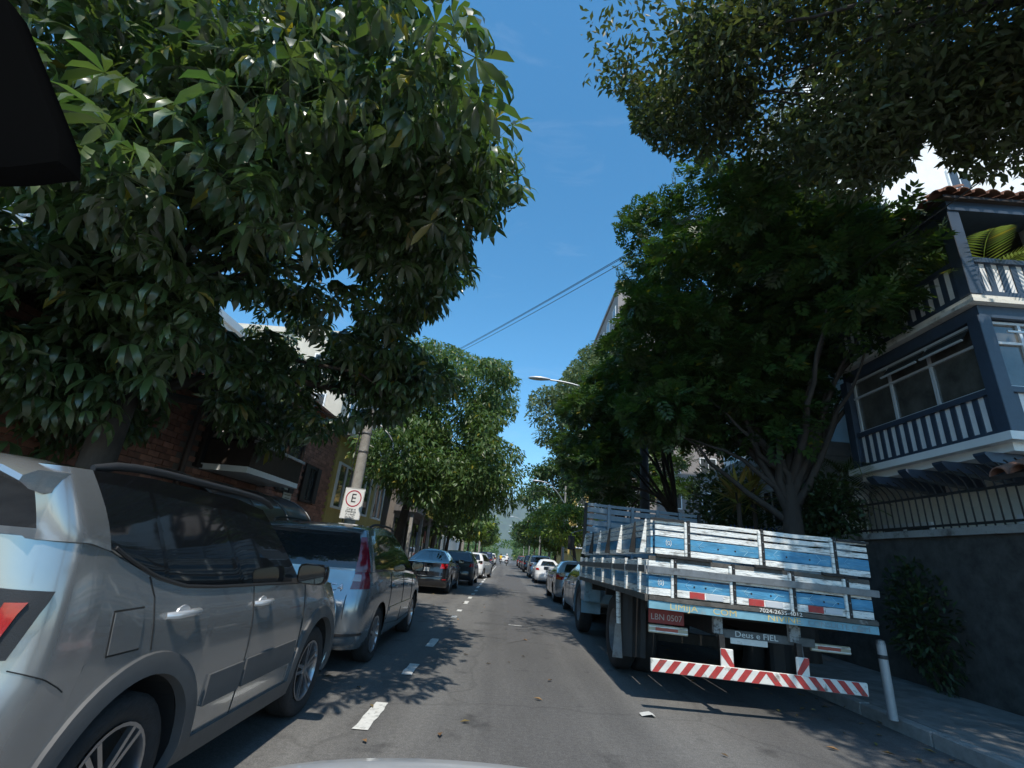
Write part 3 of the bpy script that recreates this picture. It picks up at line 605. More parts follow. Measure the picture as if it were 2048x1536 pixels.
def simple_car(label, P, loc, rz, m_body, group, lamp=(0.58, 11.5, 0.80, 0.95, 'r'), m_pillar=None, cat='car', name='parked_car', moul=False, dark_low=False):
    root, B, C_ = car(name, label, P, loc, rz, m_body, cat, group, m_pillar=m_pillar)
    z1 = interp(P['belt'], 0.1)
    for sg in (1, -1):
        h = B.patch([(B.p_x(lamp[0]), lamp[2]), (lamp[1], lamp[2]+0.015), (lamp[1]+0.4, lamp[3]), (B.p_x(lamp[0]+0.06), lamp[3])], 6, 4, 0.012, side=sg).build('tail_lamp', M_red, root, smooth=40)
        if 'a' in lamp[4]: B.patch([(8.8, lamp[2]+0.01), (10.6, lamp[2]+0.02), (10.9, lamp[2]+0.075), (9.0, lamp[2]+0.07)], 4, 2, 0.018, side=sg).build('amber_lens', M_amber, h, smooth=40)
        L = P['L']; w0, w1 = P['wheels']; yb = lerp(w0, w1, 0.46)
        seams(root, B, [[(w0+P['R']+0.12, interp(P['belt'], 1.2)-0.02), (w0+P['R']+0.08, 0.45)], [(yb, interp(P['belt'], yb)-0.02), (yb, 0.33)], [(w1-P['R']-0.22, interp(P['belt'], 2.9)-0.03), (w1-P['R']-0.26, 0.4)]], sg, 0.004)
        handle(root, B, yb-0.75, interp(P['belt'], yb)-0.14, m_body, sg, 0.18); handle(root, B, yb+0.15, interp(P['belt'], yb)-0.15, m_body, sg, 0.18)
    B.patch([(0.0, z1-0.02), (0.001, z1-0.02), (0.001, z1-0.015), (0.0, z1-0.015)], 1, 1, 0.001)
    for sg in (1, -1): B.patch([(0.0, 0.53), (11.5, 0.53), (11.5, 0.536), (0.0, 0.536)], 12, 1, 0.003, side=sg).build('bumper_gap', M_seam, root)
    plate_on(root, B, 0.0, 0.70 if P is not P_sedan else 0.78); mirror_pair(root, lerp(P['cab']['y1'][0], P['cab']['y1'][1], 0.30)-0.08, interp(P['belt'], 2.6)+0.09, P['W']*0.95, m_body)
    return root, B, C_
M_black = paint('black_paint', (0.012,0.012,0.014), 0.1, 0.22); M_dgrey = paint('dark_grey_paint', (0.045,0.047,0.05), 0.5); M_white = paint('white_paint', (0.76,0.76,0.75), 0.0, 0.3)
M_sil2 = paint('light_silver_paint', (0.46,0.47,0.48), 0.6); M_sil3 = paint('pale_silver_paint', (0.52,0.53,0.53), 0.5); M_maroon = paint('maroon_paint', (0.10,0.02,0.02), 0.3); M_blue = paint('dark_blue_paint', (0.02,0.04,0.12), 0.3)
GL, GR = 'cars along the left side of the street', 'cars parked along the right kerb'
bs, B, _ = simple_car('black sedan with triangular red tail lamps, ahead of the grey-blue minivan', P_sedan, (-2.76,17.3,0), R(-0.5), M_black, GL, lamp=(0.56, 10.8, 0.83, 0.985, 'r'))
for sd_ in (1, -1): B.patch([(0.0, 0.565), (11.2, 0.56), (11.2, 0.578), (0.0, 0.583)], 12, 1, 0.012, side=sd_).build('chrome_strip', M_chrome, bs); B.patch([(8.6, 0.475), (10.6, 0.475), (10.6, 0.50), (8.6, 0.50)], 4, 1, 0.012, side=sd_).build('reflector', M_red, bs)
simple_car('dark grey hatchback between the black sedan and the white hatchback', P_hatch, (-2.22,23.2,0), R(-1), M_dgrey, GL, lamp=(0.60, 11.5, 0.80, 0.96, 'r'))
simple_car('white hatchback with high red tail lamps, pulled out from the left row', P_hatch, (-2.15,30.6,0), R(-9), M_white, GL, lamp=(0.66, 11.0, 0.84, 1.02, 'r'))
simple_car('silver sedan with red and amber tail lamps parked ahead of the truck', P_sedan, (2.74,17.9,0), R(0), M_sil2, GR, lamp=(0.55, 11.8, 0.78, 0.95, 'ra'))
simple_car('light silver hatchback tucked in front of the truck cab', P_hatch, (2.85,13.3,0), R(1), M_sil3, GR)
simple_car('white sedan parked in the right row beyond the silver sedan', P_sedan, (2.78,30.9,0), R(-1), M_white, GR, lamp=(0.60, 11.0, 0.78, 0.90, 'r'))
simple_car('silver SUV parked beyond the white sedan on the right', P_big, (2.80,38.5,0), R(0), M_sil2, GR, lamp=(0.68, 11.2, 0.85, 1.08, 'r'))
far = [('maroon hatchback far along the left row, beyond the white hatchback', P_hatch, -2.30, 40.0, M_maroon, GL), ('light silver hatchback far along the left row', P_hatch, -2.35, 47.5, M_sil2, GL),
  ('dark blue SUV far along the left row', P_big, -2.2, 55.0, M_blue, GL), ('dark grey sedan far along the left row past the blue SUV', P_sedan, -2.35, 66.0, M_dgrey, GL), ('white SUV far along the left row by the distant trees', P_big, -2.3, 78.0, M_white, GL),
  ('black SUV beyond the silver SUV in the right row', P_big, 2.85, 52.0, M_black, GR), ('black hatchback far along the right row', P_hatch, 2.9, 61.0, M_black, GR), ('dark grey sedan far along the right row', P_sedan, 2.9, 70.0, M_dgrey, GR), ('maroon SUV far along the right row', P_big, 2.9, 82.0, M_maroon, GR), ('white hatchback far down the street in the lane ahead', P_hatch, -0.2, 112.0, M_white, GR)]
for lb, P, x, y, m, g in far: simple_car(lb, P, (x, y, 0), R(random.uniform(-1, 1)), m, g)

# ---- the car the view is from: bonnet edge and rear-view mirror
own = thing('car', 'pale grey car the street is seen from, only bonnet edge and black interior mirror showing', 'car', (0,0,0))
M_own = mat('own_bonnet_paint', (0.62,0.63,0.63), 0.35, metal=0.2, coat=0.6)
P_own = dict(L=4.2, W=0.86, R=0.30, zs=0.22, wheels=(0.72,3.36), rc=0.26, fc=0.45, belt=[(0,0.84),(3.0,0.82),(3.6,0.77),(4.2,0.62)], crown=0.02)
B_own = CarBody(P_own); ob_ = B_own.lower().build('body', M_own, own, smooth=38, weld=1e-4)
ob_.data.transform(Matrix.Translation((-0.02,-2.45,0))); nk = set(own.children); dress(P_own, own, B_own, M_own)
for c_ in own.children:
    if c_ not in nk: c_.location.x -= 0.02; c_.location.y -= 2.45
rows = []
for t in np.linspace(0, 1, 13):
    y = lerp(0.75, 1.72, t); row = []
    for u in np.linspace(-1, 1, 21):
        x = -0.02+0.84*u*(1-0.06*t*t); row.append((x, y-0.10*u*u*t, 0.932-0.10*t**2.2-0.05*u*u-0.05*abs(u)**6))
    rows.append(row)
rows.append([(p[0], p[1]+0.05, p[2]-0.05) for p in rows[-1]]); rows.append([(p[0], p[1]+0.02, p[2]-0.25) for p in rows[-1]])
MB().grid(rows).build('bonnet', M_own, own, smooth=60)
fd = MB()
for sg in (1, -1):
    fd.grid([[(-0.02+sg*(0.80+0.07*k), lerp(0.7, 1.6, t)-0.06*k, 0.872-0.10*t**2.2-0.55*k*k) for k in np.linspace(0, 1, 6)] for t in np.linspace(0, 1, 8)])
fd.build('front_wing', M_own, own, smooth=60)
# interior mirror: the back of its rounded black housing, hung from a stalk
pA = at_y(152, 338, 0.125); pB = at_y(2, -40, 0.125); pC = at_y(-760, 350, 0.125)
e1 = (pB-pA); e2 = (pC-pA)
def quad(u, v): return pA+e1*v+e2*u
N = 40; ring = []
for i in range(N):
    a = 2*math.pi*i/N; ca, sa = math.cos(a), math.sin(a); k = 14.0; r_ = (abs(ca)**k+abs(sa)**k)**(-1/k); ring.append((0.5+0.5*ca*r_, 0.5+0.5*sa*r_))
mm = MB(); lay = [(0.0, -0.002), (0.5, -0.0015), (0.93, -0.001), (0.985, -0.0005), (1.0, 0.002), (0.99, 0.008), (0.95, 0.010), (0.0, 0.010)]
mm.grid([[quad(0.5+(u-0.5)*k, 0.5+(v-0.5)*k)+Vector((0,1,0))*d for u, v in ring+ring[:1]] for k, d in lay])
mr = mm.build('rear_view_mirror', mat('mirror_housing', (0.003,0.003,0.003), 0.9, spec=0.0), own, smooth=50, weld=1e-5)  # near-black without sheen: the missing car roof's shade is in the colour
q0 = quad(0.85, 0.9)+Vector((0,0.02,0)); MB().tube([q0, q0+Vector((-0.02,0.02,0.05)), q0+Vector((-0.03,0.05,0.12))], 0.008, 8).build('mirror_stalk', M_blk, mr)

# ---- stake-bed truck
TR = thing('stake_truck', 'old light blue and white wooden stake-bed truck parked at the right kerb', 'truck', (2.90,5.80,0), R(0.2), None, roty=R(1.4))
M_wood_w = mat('white_painted_wood', (0.76,0.76,0.72), 0.7, var=0.10, vscale=5, bump=0.4, bscale=14, stretch=(1,1,6), dirt=(0.27,0.26,0.235), dscale=6, dlow=0.50, island=0.06)
M_wood_b = mat('blue_painted_wood', (0.06,0.24,0.40), 0.55, var=0.35, vscale=4, bump=0.2, bscale=14, stretch=(1,1,5), dirt=(0.16,0.34,0.44), dscale=4.5, dlow=0.52)
M_wood_o = mat('bare_dark_wood', (0.085,0.078,0.068), 0.85, var=0.35, vscale=8, bump=0.5, bscale=18, dirt=(0.30,0.29,0.27), dscale=5, dlow=0.60)
M_iron = mat('dark_iron', (0.028,0.027,0.026), 0.6, metal=0.4, var=0.3, vscale=12, bump=0.2, bscale=60)
M_steel = mat('worn_steel', (0.20,0.205,0.21), 0.5, metal=0.6, var=0.25, vscale=8, dirt=(0.09,0.08,0.07), dscale=7, dlow=0.57)
M_tblue = mat('truck_blue_paint', (0.22,0.38,0.48), 0.45, coat=0.3, var=0.15, vscale=5, dirt=(0.10,0.13,0.15), dscale=4, dlow=0.58)
M_tgb = mat('truck_grey_blue', (0.17,0.22,0.27), 0.5, metal=0.2, var=0.2, vscale=6, dirt=(0.34,0.37,0.39), dscale=4, dlow=0.6)
M_rw = mat('reflector_white', (0.66,0.65,0.60), 0.6, var=0.15, vscale=8, dirt=(0.22,0.20,0.17), dscale=8, dlow=0.55); M_rr = mat('reflector_red', (0.40,0.04,0.035), 0.55, var=0.25, vscale=9, dirt=(0.17,0.06,0.05), dscale=9, dlow=0.54)
HX, BL = 1.26, 4.85           # half width, bed length
def plank(name, a, b, h, th, m, parent=TR, up=(0,0,1), sag=0.0):
    """one board between two points, a little warped, with chamfered arrises"""
    a, b = Vector(a), Vector(b); n = 6; d = (b-a); ux = d.cross(Vector(up)).normalized(); u = ux.cross(d).normalized(); o = MB(); j = [random.uniform(-1,1)*0.004 for _ in range(n+1)]; j2 = [random.uniform(-1,1)*0.003 for _ in range(n+1)]
    rows = []
    for i in range(n+1):
        c = a+d*(i/n)+u*(j[i])+ux*j2[i]; e = 0.006; rows.append([c+ux*sx*th/2*kx+u*sy*h/2*ky for sx, sy, kx, ky in ((-1,-1,1,.94),(-1,-1,.7,1),(1,-1,.7,1),(1,-1,1,.94),(1,1,1,.94),(1,1,.7,1),(-1,1,.7,1),(-1,1,1,.94))])
    rows = [r+r[:1] for r in rows]; o.grid(rows); k = 9; o.add(rows[0][:8], [tuple(range(8))]); o.add(rows[-1][:8], [tuple(range(8))])
    return o.build(name, m, parent, weld=1e-5)
def gate(x0, x1, y, zs, stakes, zb, zt, deep=0.0, yoff=0.0):
    for z, h, m in zs: plank('plank', (x0, y, z), (x1, y, z), h, 0.026, m)
    for x in stakes:
        MB().box((x, y-0.028, (zb+zt)/2), (0.038,0.022,zt-zb)).build('stake', M_iron, TR, bevel=0.003)
        MB().box((x-0.034, y-0.024, (zb+zt)/2-0.01), (0.03,0.03,zt-zb-0.03)).build('stake_batten', M_wood_w, TR, bevel=0.004)
        for z in np.linspace(zb+0.05, zt-0.05, 4): MB().lathe([(0.001,-0.008),(0.007,-0.007),(0.010,0.0)], 8, 'y', (x, y-0.040, z)).build('bolt', M_steel, TR)
WW, WB, WO = M_wood_w, M_wood_b, M_wood_o
lowz = [(1.155,0.075,WW), (1.255,0.115,WB), (1.355,0.055,WW), (1.455,0.065,WW), (1.515,0.045,WO)]
upz = [(1.595,0.065,WW), (1.695,0.12,WB), (1.795,0.055,WW), (1.868,0.052,WW), (1.936,0.045,WW)]
gate(-1.27, 1.27, 0.0, lowz, [-0.97,-0.30,0.38,1.0], 1.10, 1.54)
gate(-1.19, 1.31, 0.02, upz, [-0.80,0.07,0.92], 1.56, 1.97)
plank('steel_bar', (-1.30,-0.055,1.385), (1.33,-0.055,1.395), 0.075, 0.02, M_steel)
for xs in ((-1.19,-0.92), (-0.95,-0.55), (-0.05,0.28), (0.72,1.12)): plank('hinge_bar', (xs[0],-0.035,1.547), (xs[1],-0.035,1.547), 0.03, 0.03, M_iron)
plank('corner_iron', (-1.25,-0.014,1.955), (-0.85,-0.014,1.955), 0.028, 0.02, M_iron); plank('corner_iron', (0.95,-0.014,1.945), (1.32,-0.014,1.945), 0.03, 0.02, M_iron)
# holes and painted ornaments on the blue boards
M_orn = mat('ornament_paint', (0.32,0.55,0.66), 0.6)
for z, xs in ((1.255, (-0.75,-0.62,-0.1,0.12,0.72,0.88)), (1.695, (-0.45,-0.25,0.35,0.62,1.1))):
    for x in xs: MB().lathe([(0.001,-0.0155),(0.011,-0.0155)], 10, 'y', (x, 0.0 if z < 1.5 else 0.02, z-0.01)).build('bolt', M_iron, TR)
def stroke(pts, r, y, m, name='painted_ornament'):
    return MB().tube([(x, y, z) for x, z in pts], r, 4).build(name, m, TR)
for z0, y0, c in ((1.255, -0.0145, -1.13), (1.695, 0.0055, -1.03)):
    for s_ in (-1, 1): stroke([(c+s_*0.018, z0+0.035), (c+s_*0.03, z0+0.015), (c+s_*0.03, z0-0.015), (c+s_*0.018, z0-0.035)], 0.004, y0, WW)
    stroke([(c+0.012*math.cos(a), z0+0.022*math.sin(a)) for a in np.linspace(0, 6.28, 11)], 0.004, y0, WW)
for z0, y0, xs in ((1.255, -0.0145, (-0.85,-0.50,-0.18,0.20,0.55,0.86)), (1.695, 0.0055, (-0.68,-0.1,0.2,0.75,1.02))):
    for i, x in enumerate(xs): s_ = 1 if i%2 else -1; stroke([(x-0.05*s_, z0+0.05), (x, z0), (x+0.07, z0-0.002)], 0.0025, y0, M_orn); stroke([(x-0.05*s_, z0-0.05), (x, z0)], 0.0025, y0, M_orn)
for x in (-0.72, -0.05, 0.62): MB().box((x, -0.016, 1.158), (0.17,0.006,0.068)).build('red_reflector', M_rr, TR)
for x in (-0.52, 0.15, 0.82): MB().box((x, -0.016, 1.158), (0.19,0.006,0.06)).build('pale_reflector', mat('reflector_pale', (0.50,0.52,0.54), 0.4), TR)
# side boards (left side faces the lane; right side the same)
for sg in (-1, 1):
    x = sg*1.265; f = lambda y: (x, y)
    for z, h, m in lowz[:-1]: plank('plank', (x, 0.04, z-0.0), (x, BL, z), h, 0.026, m)
    x2 = sg*1.22
    for z, h, m in upz: plank('plank', (x2, 0.05, z), (x2, BL, z-0.02), h, 0.026, m)
    for i, yy in enumerate((0.22,0.72,1.48,2.30,3.08,3.82,4.7)):
        b = MB(); b.slab([(x2+sg*0.016, yy-0.012, 1.57), (x2+sg*0.095, yy-0.012, 1.57), (x2+sg*0.03, yy-0.012, 1.965), (x2+sg*0.016, yy-0.012, 1.965)], (0,0.024,0)); b.build('stake', WW if i%2 == 0 else M_iron, TR)
    for i, yy in enumerate((0.26,0.9,1.68,2.48,3.28,4.1,4.75)):
        b = MB(); b.slab([(x+sg*0.016, yy-0.012, 1.12), (x+sg*0.06, yy-0.012, 1.12), (x+sg*0.06, yy-0.012, 1.50), (x+sg*0.016, yy-0.012, 1.50)], (0,0.026,0)); b.build('stake', WW, TR)
    plank('steel_bar', (sg*1.315, -0.03, 1.39), (sg*1.315, BL, 1.37), 0.075, 0.02, M_steel)
    plank('side_rail', (sg*1.27, 0.0, 1.085), (sg*1.27, BL, 1.085), 0.07, 0.07, WO)
# floor boards
for i in range(9): plank('floor_board', (-1.12+i*0.28, 0.02, 1.10), (-1.12+i*0.28, BL, 1.10), 0.04, 0.27, WO)
plank('rear_sill', (-1.27,0.0,1.085), (1.29,0.0,1.085), 0.045, 0.09, WO)
plank('rear_beam', (-1.27,-0.005,1.015), (1.29,-0.005,1.015), 0.085, 0.05, mat('blue_painted_beam', (0.16,0.33,0.40), 0.55, var=0.2, vscale=6, dirt=(0.28,0.27,0.24), dscale=5, dlow=0.56))
M_yel = mat('yellow_lettering', (0.58,0.44,0.16), 0.6, dirt=(0.45,0.43,0.36), dscale=12, dlow=0.5, var=0.2); M_let = mat('white_lettering', (0.66,0.66,0.62), 0.6, var=0.15, vscale=30)
for tx, xx in (('LIMIJA', -0.88), ('COM', -0.42), ('NIVINE', 0.24)): lettering('lettering', tx, 0.088, (xx, -0.0315, 1.015), (R(90),0,0), M_yel, TR, sx=1.35, depth=0.0015)
lettering('lettering', 'CONSULTE COM', 0.075, (0.85, -0.0315, 1.012), (R(90),0,0), mat('faded_lettering', (0.20,0.27,0.30), 0.6), TR, sx=1.2, depth=0.001)
lettering('lettering', '7024-2635-4012', 0.058, (0.20, -0.049, 1.085), (R(90),0,0), M_let, TR, sx=1.25, depth=0.0015)
# chassis, lamps, plate
for sg in (-1, 1):
    MB().box((sg*0.43, 3.4, 0.86), (0.09,6.4,0.20)).build('chassis_rail', M_iron, TR)
    MB().box((sg*0.43, 0.16, 0.88), (0.10,0.05,0.19)).build('rail_end', mat('peeling_paint', (0.30,0.30,0.29), 0.8, dirt=(0.06,0.055,0.05), dscale=26, dlow=0.5), TR)
    MB().bar((sg*0.43, 0.08, 0.78), (sg*0.42, 0.06, 0.40), 0.06, 0.05, up=(0,1,0)).build('bumper_hanger', M_iron, TR)
    MB().box((sg*0.41, -0.01, 0.565), (0.14,0.02,0.185)).build('hanger_plate', M_rw, TR, bevel=0.008)
    b = MB(); s_ = 1 if sg < 0 else -1; x0 = sg*0.41
    b.slab([(x0-s_*0.069, -0.022, 0.655), (x0-s_*0.02, -0.022, 0.655), (x0+s_*0.069, -0.022, 0.51), (x0+s_*0.069, -0.022, 0.475), (x0+s_*0.035, -0.022, 0.475), (x0-s_*0.069, -0.022, 0.60)], (0,0.002,0)); b.build('hanger_stripe', M_rr, TR)
for yy in (0.5, 1.6, 2.9, 4.2): MB().box((0, yy, 0.99), (2.3,0.07,0.14)).build('cross_member', M_iron, TR)
MB().box((0.13, 0.20, 0.79), (1.12,0.04,0.09)).build('tow_beam', mat('grey_beam', (0.10,0.10,0.095), 0.7, var=0.3, vscale=8), TR, bevel=0.006)
lettering('lettering', 'Deus e FIEL', 0.085, (0.02, 0.177, 0.795), (R(90),0,0), M_let, TR, sx=1.2, depth=0.0015)
MB().box((-0.07, 0.177, 0.725), (0.42,0.008,0.06)).build('pale_reflector', M_rw, TR)
pt = MB().box((-0.97, 0.30, 0.885), (0.42,0.012,0.165)).build('number_plate', mat('plate_red', (0.22,0.02,0.018), 0.5, var=0.2, vscale=9), TR, bevel=0.004); lettering('plate_lettering', 'LBN 0507', 0.092, (-0.97, 0.292, 0.87), (R(90),0,0), mat('plate_letters', (0.40,0.36,0.34), 0.6), pt, sx=0.98)
tl = MB().box((-0.95, 0.30, 0.745), (0.46,0.03,0.085)).build('tail_lamp', mat('lamp_cream', (0.42,0.38,0.28), 0.35, var=0.15), TR, bevel=0.006)
MB().box((-0.97, 0.283, 0.745), (0.26,0.006,0.05)).build('red_lens', mat('lamp_faded_red', (0.36,0.07,0.05), 0.3), tl)
for z in (0.722, 0.768): MB().box((-0.95, 0.282, z), (0.45,0.008,0.012)).build('lamp_rib', M_wood_w, tl)
tl2 = copy_tree(tl, TR); tl2.location.x = 1.88
# striped bumper
bp = MB().box((0,0,0), (2.32,0.035,0.125)).build('bumper', M_rw, TR, bevel=0.006); bp.location = (-0.09,-0.03,0.425)
ns = 15; sw = 2.30/ns/2
for k in range(ns):
    c = -1.15+(k+0.5)*2.30/ns; s_ = 1 if c < 0.03 else -1; w = 0.039; d = 0.05*s_
    x0, x1 = max(c-w+d, -1.15), min(c+w+d, 1.15); y0, y1 = max(c-w-d, -1.15), min(c+w-d, 1.15)
    o = MB().slab([(y0, -0.0200, -0.060), (y1, -0.0200, -0.060), (x1, -0.0200, 0.060), (x0, -0.0200, 0.060)], (0,0.002,0)).build('bumper_stripe', M_rr, bp)
# wheels
def truck_wheel(x, y, Rr=0.50, w=0.25, dual=False, out=1):
    o = bpy.data.objects.new('wheel', None); COL.objects.link(o); o.parent = TR; o.location = (x, y, Rr-0.02); o.rotation_euler = (random.random()*3, 0, 0 if out > 0 else math.pi)
    t = MB()
    for dx in ((0, -0.29) if dual else (0,)): t.lathe([(a, b+dx) for a, b in ((Rr*0.56,-w*0.4),(Rr*0.62,-w*0.5),(Rr*0.9,-w*0.52),(Rr*0.985,-w*0.40),(Rr,-w*0.2),(Rr,w*0.2),(Rr*0.985,w*0.40),(Rr*0.9,w*0.52),(Rr*0.62,w*0.5),(Rr*0.56,w*0.4))], 36, 'x')
    t.build('tyre', M_tyre, o, smooth=50); r = MB()
    prof = [(0.001,0.02),(0.12,0.02),(0.14,-0.02),(Rr*0.40,-0.03),(Rr*0.5,w*0.30),(Rr*0.575,w*0.46),(Rr*0.60,w*0.44)] if not dual else [(0.001,0.06),(0.11,0.06),(0.12,-0.06),(Rr*0.44,-0.09),(Rr*0.5,0.05),(Rr*0.575,w*0.46),(Rr*0.60,w*0.44)]
    r.lathe(prof, 30, 'x'); r.build('rim', mat('truck_rim', (0.16,0.16,0.16), 0.6, metal=0.3, var=0.3, vscale=9), o, smooth=40)
for sg in (-1, 1): truck_wheel(sg*1.06, 2.15, dual=True, out=sg); truck_wheel(sg*1.04, 5.75, 0.49, 0.25, out=sg)
MB().box((0,2.15,0.48), (1.9,0.14,0.14)).build('rear_axle', M_iron, TR); MB().box((0,5.75,0.44), (1.9,0.12,0.12)).build('front_axle', M_iron, TR)
for sg in (-1, 1):
    b = MB(); b.grid([[(sg*lerp(0.86,1.25,f)-0, 1.52+0.02*math.sin(f*9), z) for f in np.linspace(0,1,7)] for z in (0.24, 0.5, 0.8, 1.04)]); 
    fl = b.build('mud_flap', M_blk, TR); 
    MB().bar((sg*1.27, 1.48, 1.05), (sg*1.255, 1.46, 0.64), 0.035, 0.05).build('flap_edge', M_wood_w, TR)
    MB().slab([(sg*1.30, 1.48, 0.64), (sg*1.22, 1.48, 0.64), (sg*1.19, 1.46, 0.22), (sg*1.33, 1.46, 0.22)], (0,0.012,0)).build('flap_plate', M_steel, TR)
# bulkhead behind the cab, tall slatted frame
for i, z in enumerate((1.68,1.82,1.96,2.10,2.24,2.38,2.52,2.63)): plank('bulkhead_slat', (-1.27, 4.93, z), (1.32, 4.93, z-0.01), 0.105 if i != 7 else 0.06, 0.03, M_tgb)
for x in (-1.24,-0.72,-0.2,0.35,0.85,1.27): MB().box((x, 4.895, 1.9), (0.07,0.03,1.52)).build('bulkhead_post', M_tgb if abs(x) < 1.2 else M_iron, TR, bevel=0.004)
# cab: rounded bonneted shell
cb = MB(); rings = []
prof = [(0.62,1.02,5.15,6.35),(0.9,1.08,5.10,6.40),(1.25,1.10,5.08,6.42),(1.45,1.09,5.08,6.40),(1.95,1.02,5.10,6.10),(2.22,0.94,5.14,5.98),(2.34,0.80,5.22,5.86),(2.38,0.4,5.40,5.68)]
for z, hw, y0, y1 in prof:
    ring = []
    for i in range(28):
        a = 2*math.pi*i/28; ca, sa = math.cos(a), math.sin(a); k = 6.0; r_ = (abs(ca)**k+abs(sa)**k)**(-1/k); ring.append((hw*ca*r_, (y0+y1)/2+(y1-y0)/2*sa*r_, z))
    rings.append(ring+ring[:1])
cb.grid(rings); cb.add(rings[-1][:28], [tuple(range(28))]); cb.build('cab', M_tblue, TR, smooth=40, weld=1e-4)
bn = MB(); rings = []
for y, hw, zt in ((6.3,0.82,1.42),(6.7,0.80,1.42),(7.2,0.74,1.38),(7.5,0.66,1.28),(7.6,0.55,1.1)):
    rings.append([(hw*math.cos(a)*(abs(math.cos(a))**5+abs(math.sin(a))**5)**(-0.2), y, 0.62+(zt-0.62)*max(0, math.sin(a))*(abs(math.cos(a))**5+abs(math.sin(a))**5)**(-0.2)) for a in np.linspace(0, math.pi, 15)])
bn.grid(rings); bn.add(rings[-1], [tuple(range(15))]); bn.build('bonnet', M_tblue, TR, smooth=45)
for sg in (-1, 1):
    w = MB(); w.grid([[(sg*(lerp(1.105,1.035,f)+0.006), lerp(5.25,y1_,g), lerp(1.48,2.05,f)) for g in np.linspace(0,1,5)] for f, y1_ in ((0,6.2),(0.33,6.15),(0.66,6.03),(1,5.9))]); w.build('cab_window', M_glass, TR)
    fe = MB(); rows = []
    for a in np.linspace(-0.25, math.pi+0.1, 15): rows.append([(sg*x, 5.75+0.58*math.cos(a), 0.47+0.62*math.sin(a)*1.02) for x in (0.78, 1.0, 1.16, 1.19)]+[(sg*1.185, 5.75+0.53*math.cos(a), 0.47+0.56*math.sin(a))])
    fe.grid(rows); fe.build('front_fender', M_tblue, TR, smooth=50)
    MB().box((sg*1.02, 5.05, 0.86), (0.35,0.5,0.42)).build('cab_step', M_tblue, TR, bevel=0.02)
    MB().tube([(sg*1.10, 6.25, 1.35), (sg*1.34, 6.22, 1.55), (sg*1.35, 6.2, 2.05), (sg*1.08, 6.15, 2.15)], 0.012, 6).build('mirror_bracket', M_steel, TR); MB().box((sg*1.35, 6.17, 1.82), (0.16,0.03,0.32)).build('cab_mirror', M_iron, TR, bevel=0.01)
# plastic-wrapped load standing in the bed
ld = MB(); rows = []
for i in range(13):
    t = i/12*math.pi/2; row = []
    for j in range(25):
        a = 2*math.pi*j/24; w = 1+0.10*math.sin(3*a+t*2)+0.07*math.sin(7*a-t*5); row.append((0.52*math.cos(t)**0.55*math.cos(a)*w, 0.42*math.cos(t)**0.55*math.sin(a)*w, 1.05*math.sin(t)+0.03*math.sin(5*a+3*t)))
    rows.append(row)
ld.grid(rows); lo = ld.build('wrapped_bundle', mat('grey_plastic_wrap', (0.10,0.105,0.115), 0.16, coat=0.6, var=0.25, vscale=5, bump=0.5, bscale=5), None, smooth=70, weld=1e-4)
lo.location = (3.55,8.2,1.12); tag(lo, 'shiny grey plastic-wrapped bundle standing in the stake truck bed', 'bundle')
# ------------------------------------------------------------------ buildings and street furniture, left side
M_mortar = mat('mortar', (0.16,0.13,0.11), 0.95, var=0.2, vscale=8)
M_brick = mat('brick', (0.30,0.135,0.09), 0.85, var=0.25, vscale=5, bump=0.4, bscale=30, island=0.28)
M_white_w = mat('white_render', (0.80,0.80,0.78), 0.8, var=0.08, vscale=1.2, dirt=(0.62,0.61,0.58), dscale=0.6, dlow=0.62)
M_cream = mat('cream_render', (0.52,0.48,0.40), 0.85, var=0.12, vscale=2)
M_dark_in = mat('dark_interior', (0.015,0.014,0.013), 0.8)
M_wglass = mat('window_glass', (0.05,0.052,0.05), 0.04, spec=0.7, coat=0.4)
M_brown = mat('brown_timber', (0.035,0.024,0.018), 0.6, var=0.3, vscale=7)
M_tile = mat('clay_tile', (0.20,0.095,0.062), 0.85, var=0.35, vscale=4, bump=0.3, bscale=20, dirt=(0.10,0.07,0.05), dscale=5, dlow=0.56, island=0.2)
M_conc = mat('concrete', (0.30,0.285,0.26), 0.9, var=0.22, vscale=7, bump=0.3, bscale=35, dirt=(0.17,0.16,0.145), dscale=4, dlow=0.57)
M_yelw = mat('yellow_render', (0.50,0.36,0.11), 0.8, var=0.1, vscale=2, dirt=(0.42,0.30,0.10), dscale=1.2, dlow=0.62)
FX = -6.5
bh = thing('brick_house', 'red brick house with clay-tiled eave, enclosed balcony and curved awning', 'house', (FX, 4.0, 0))
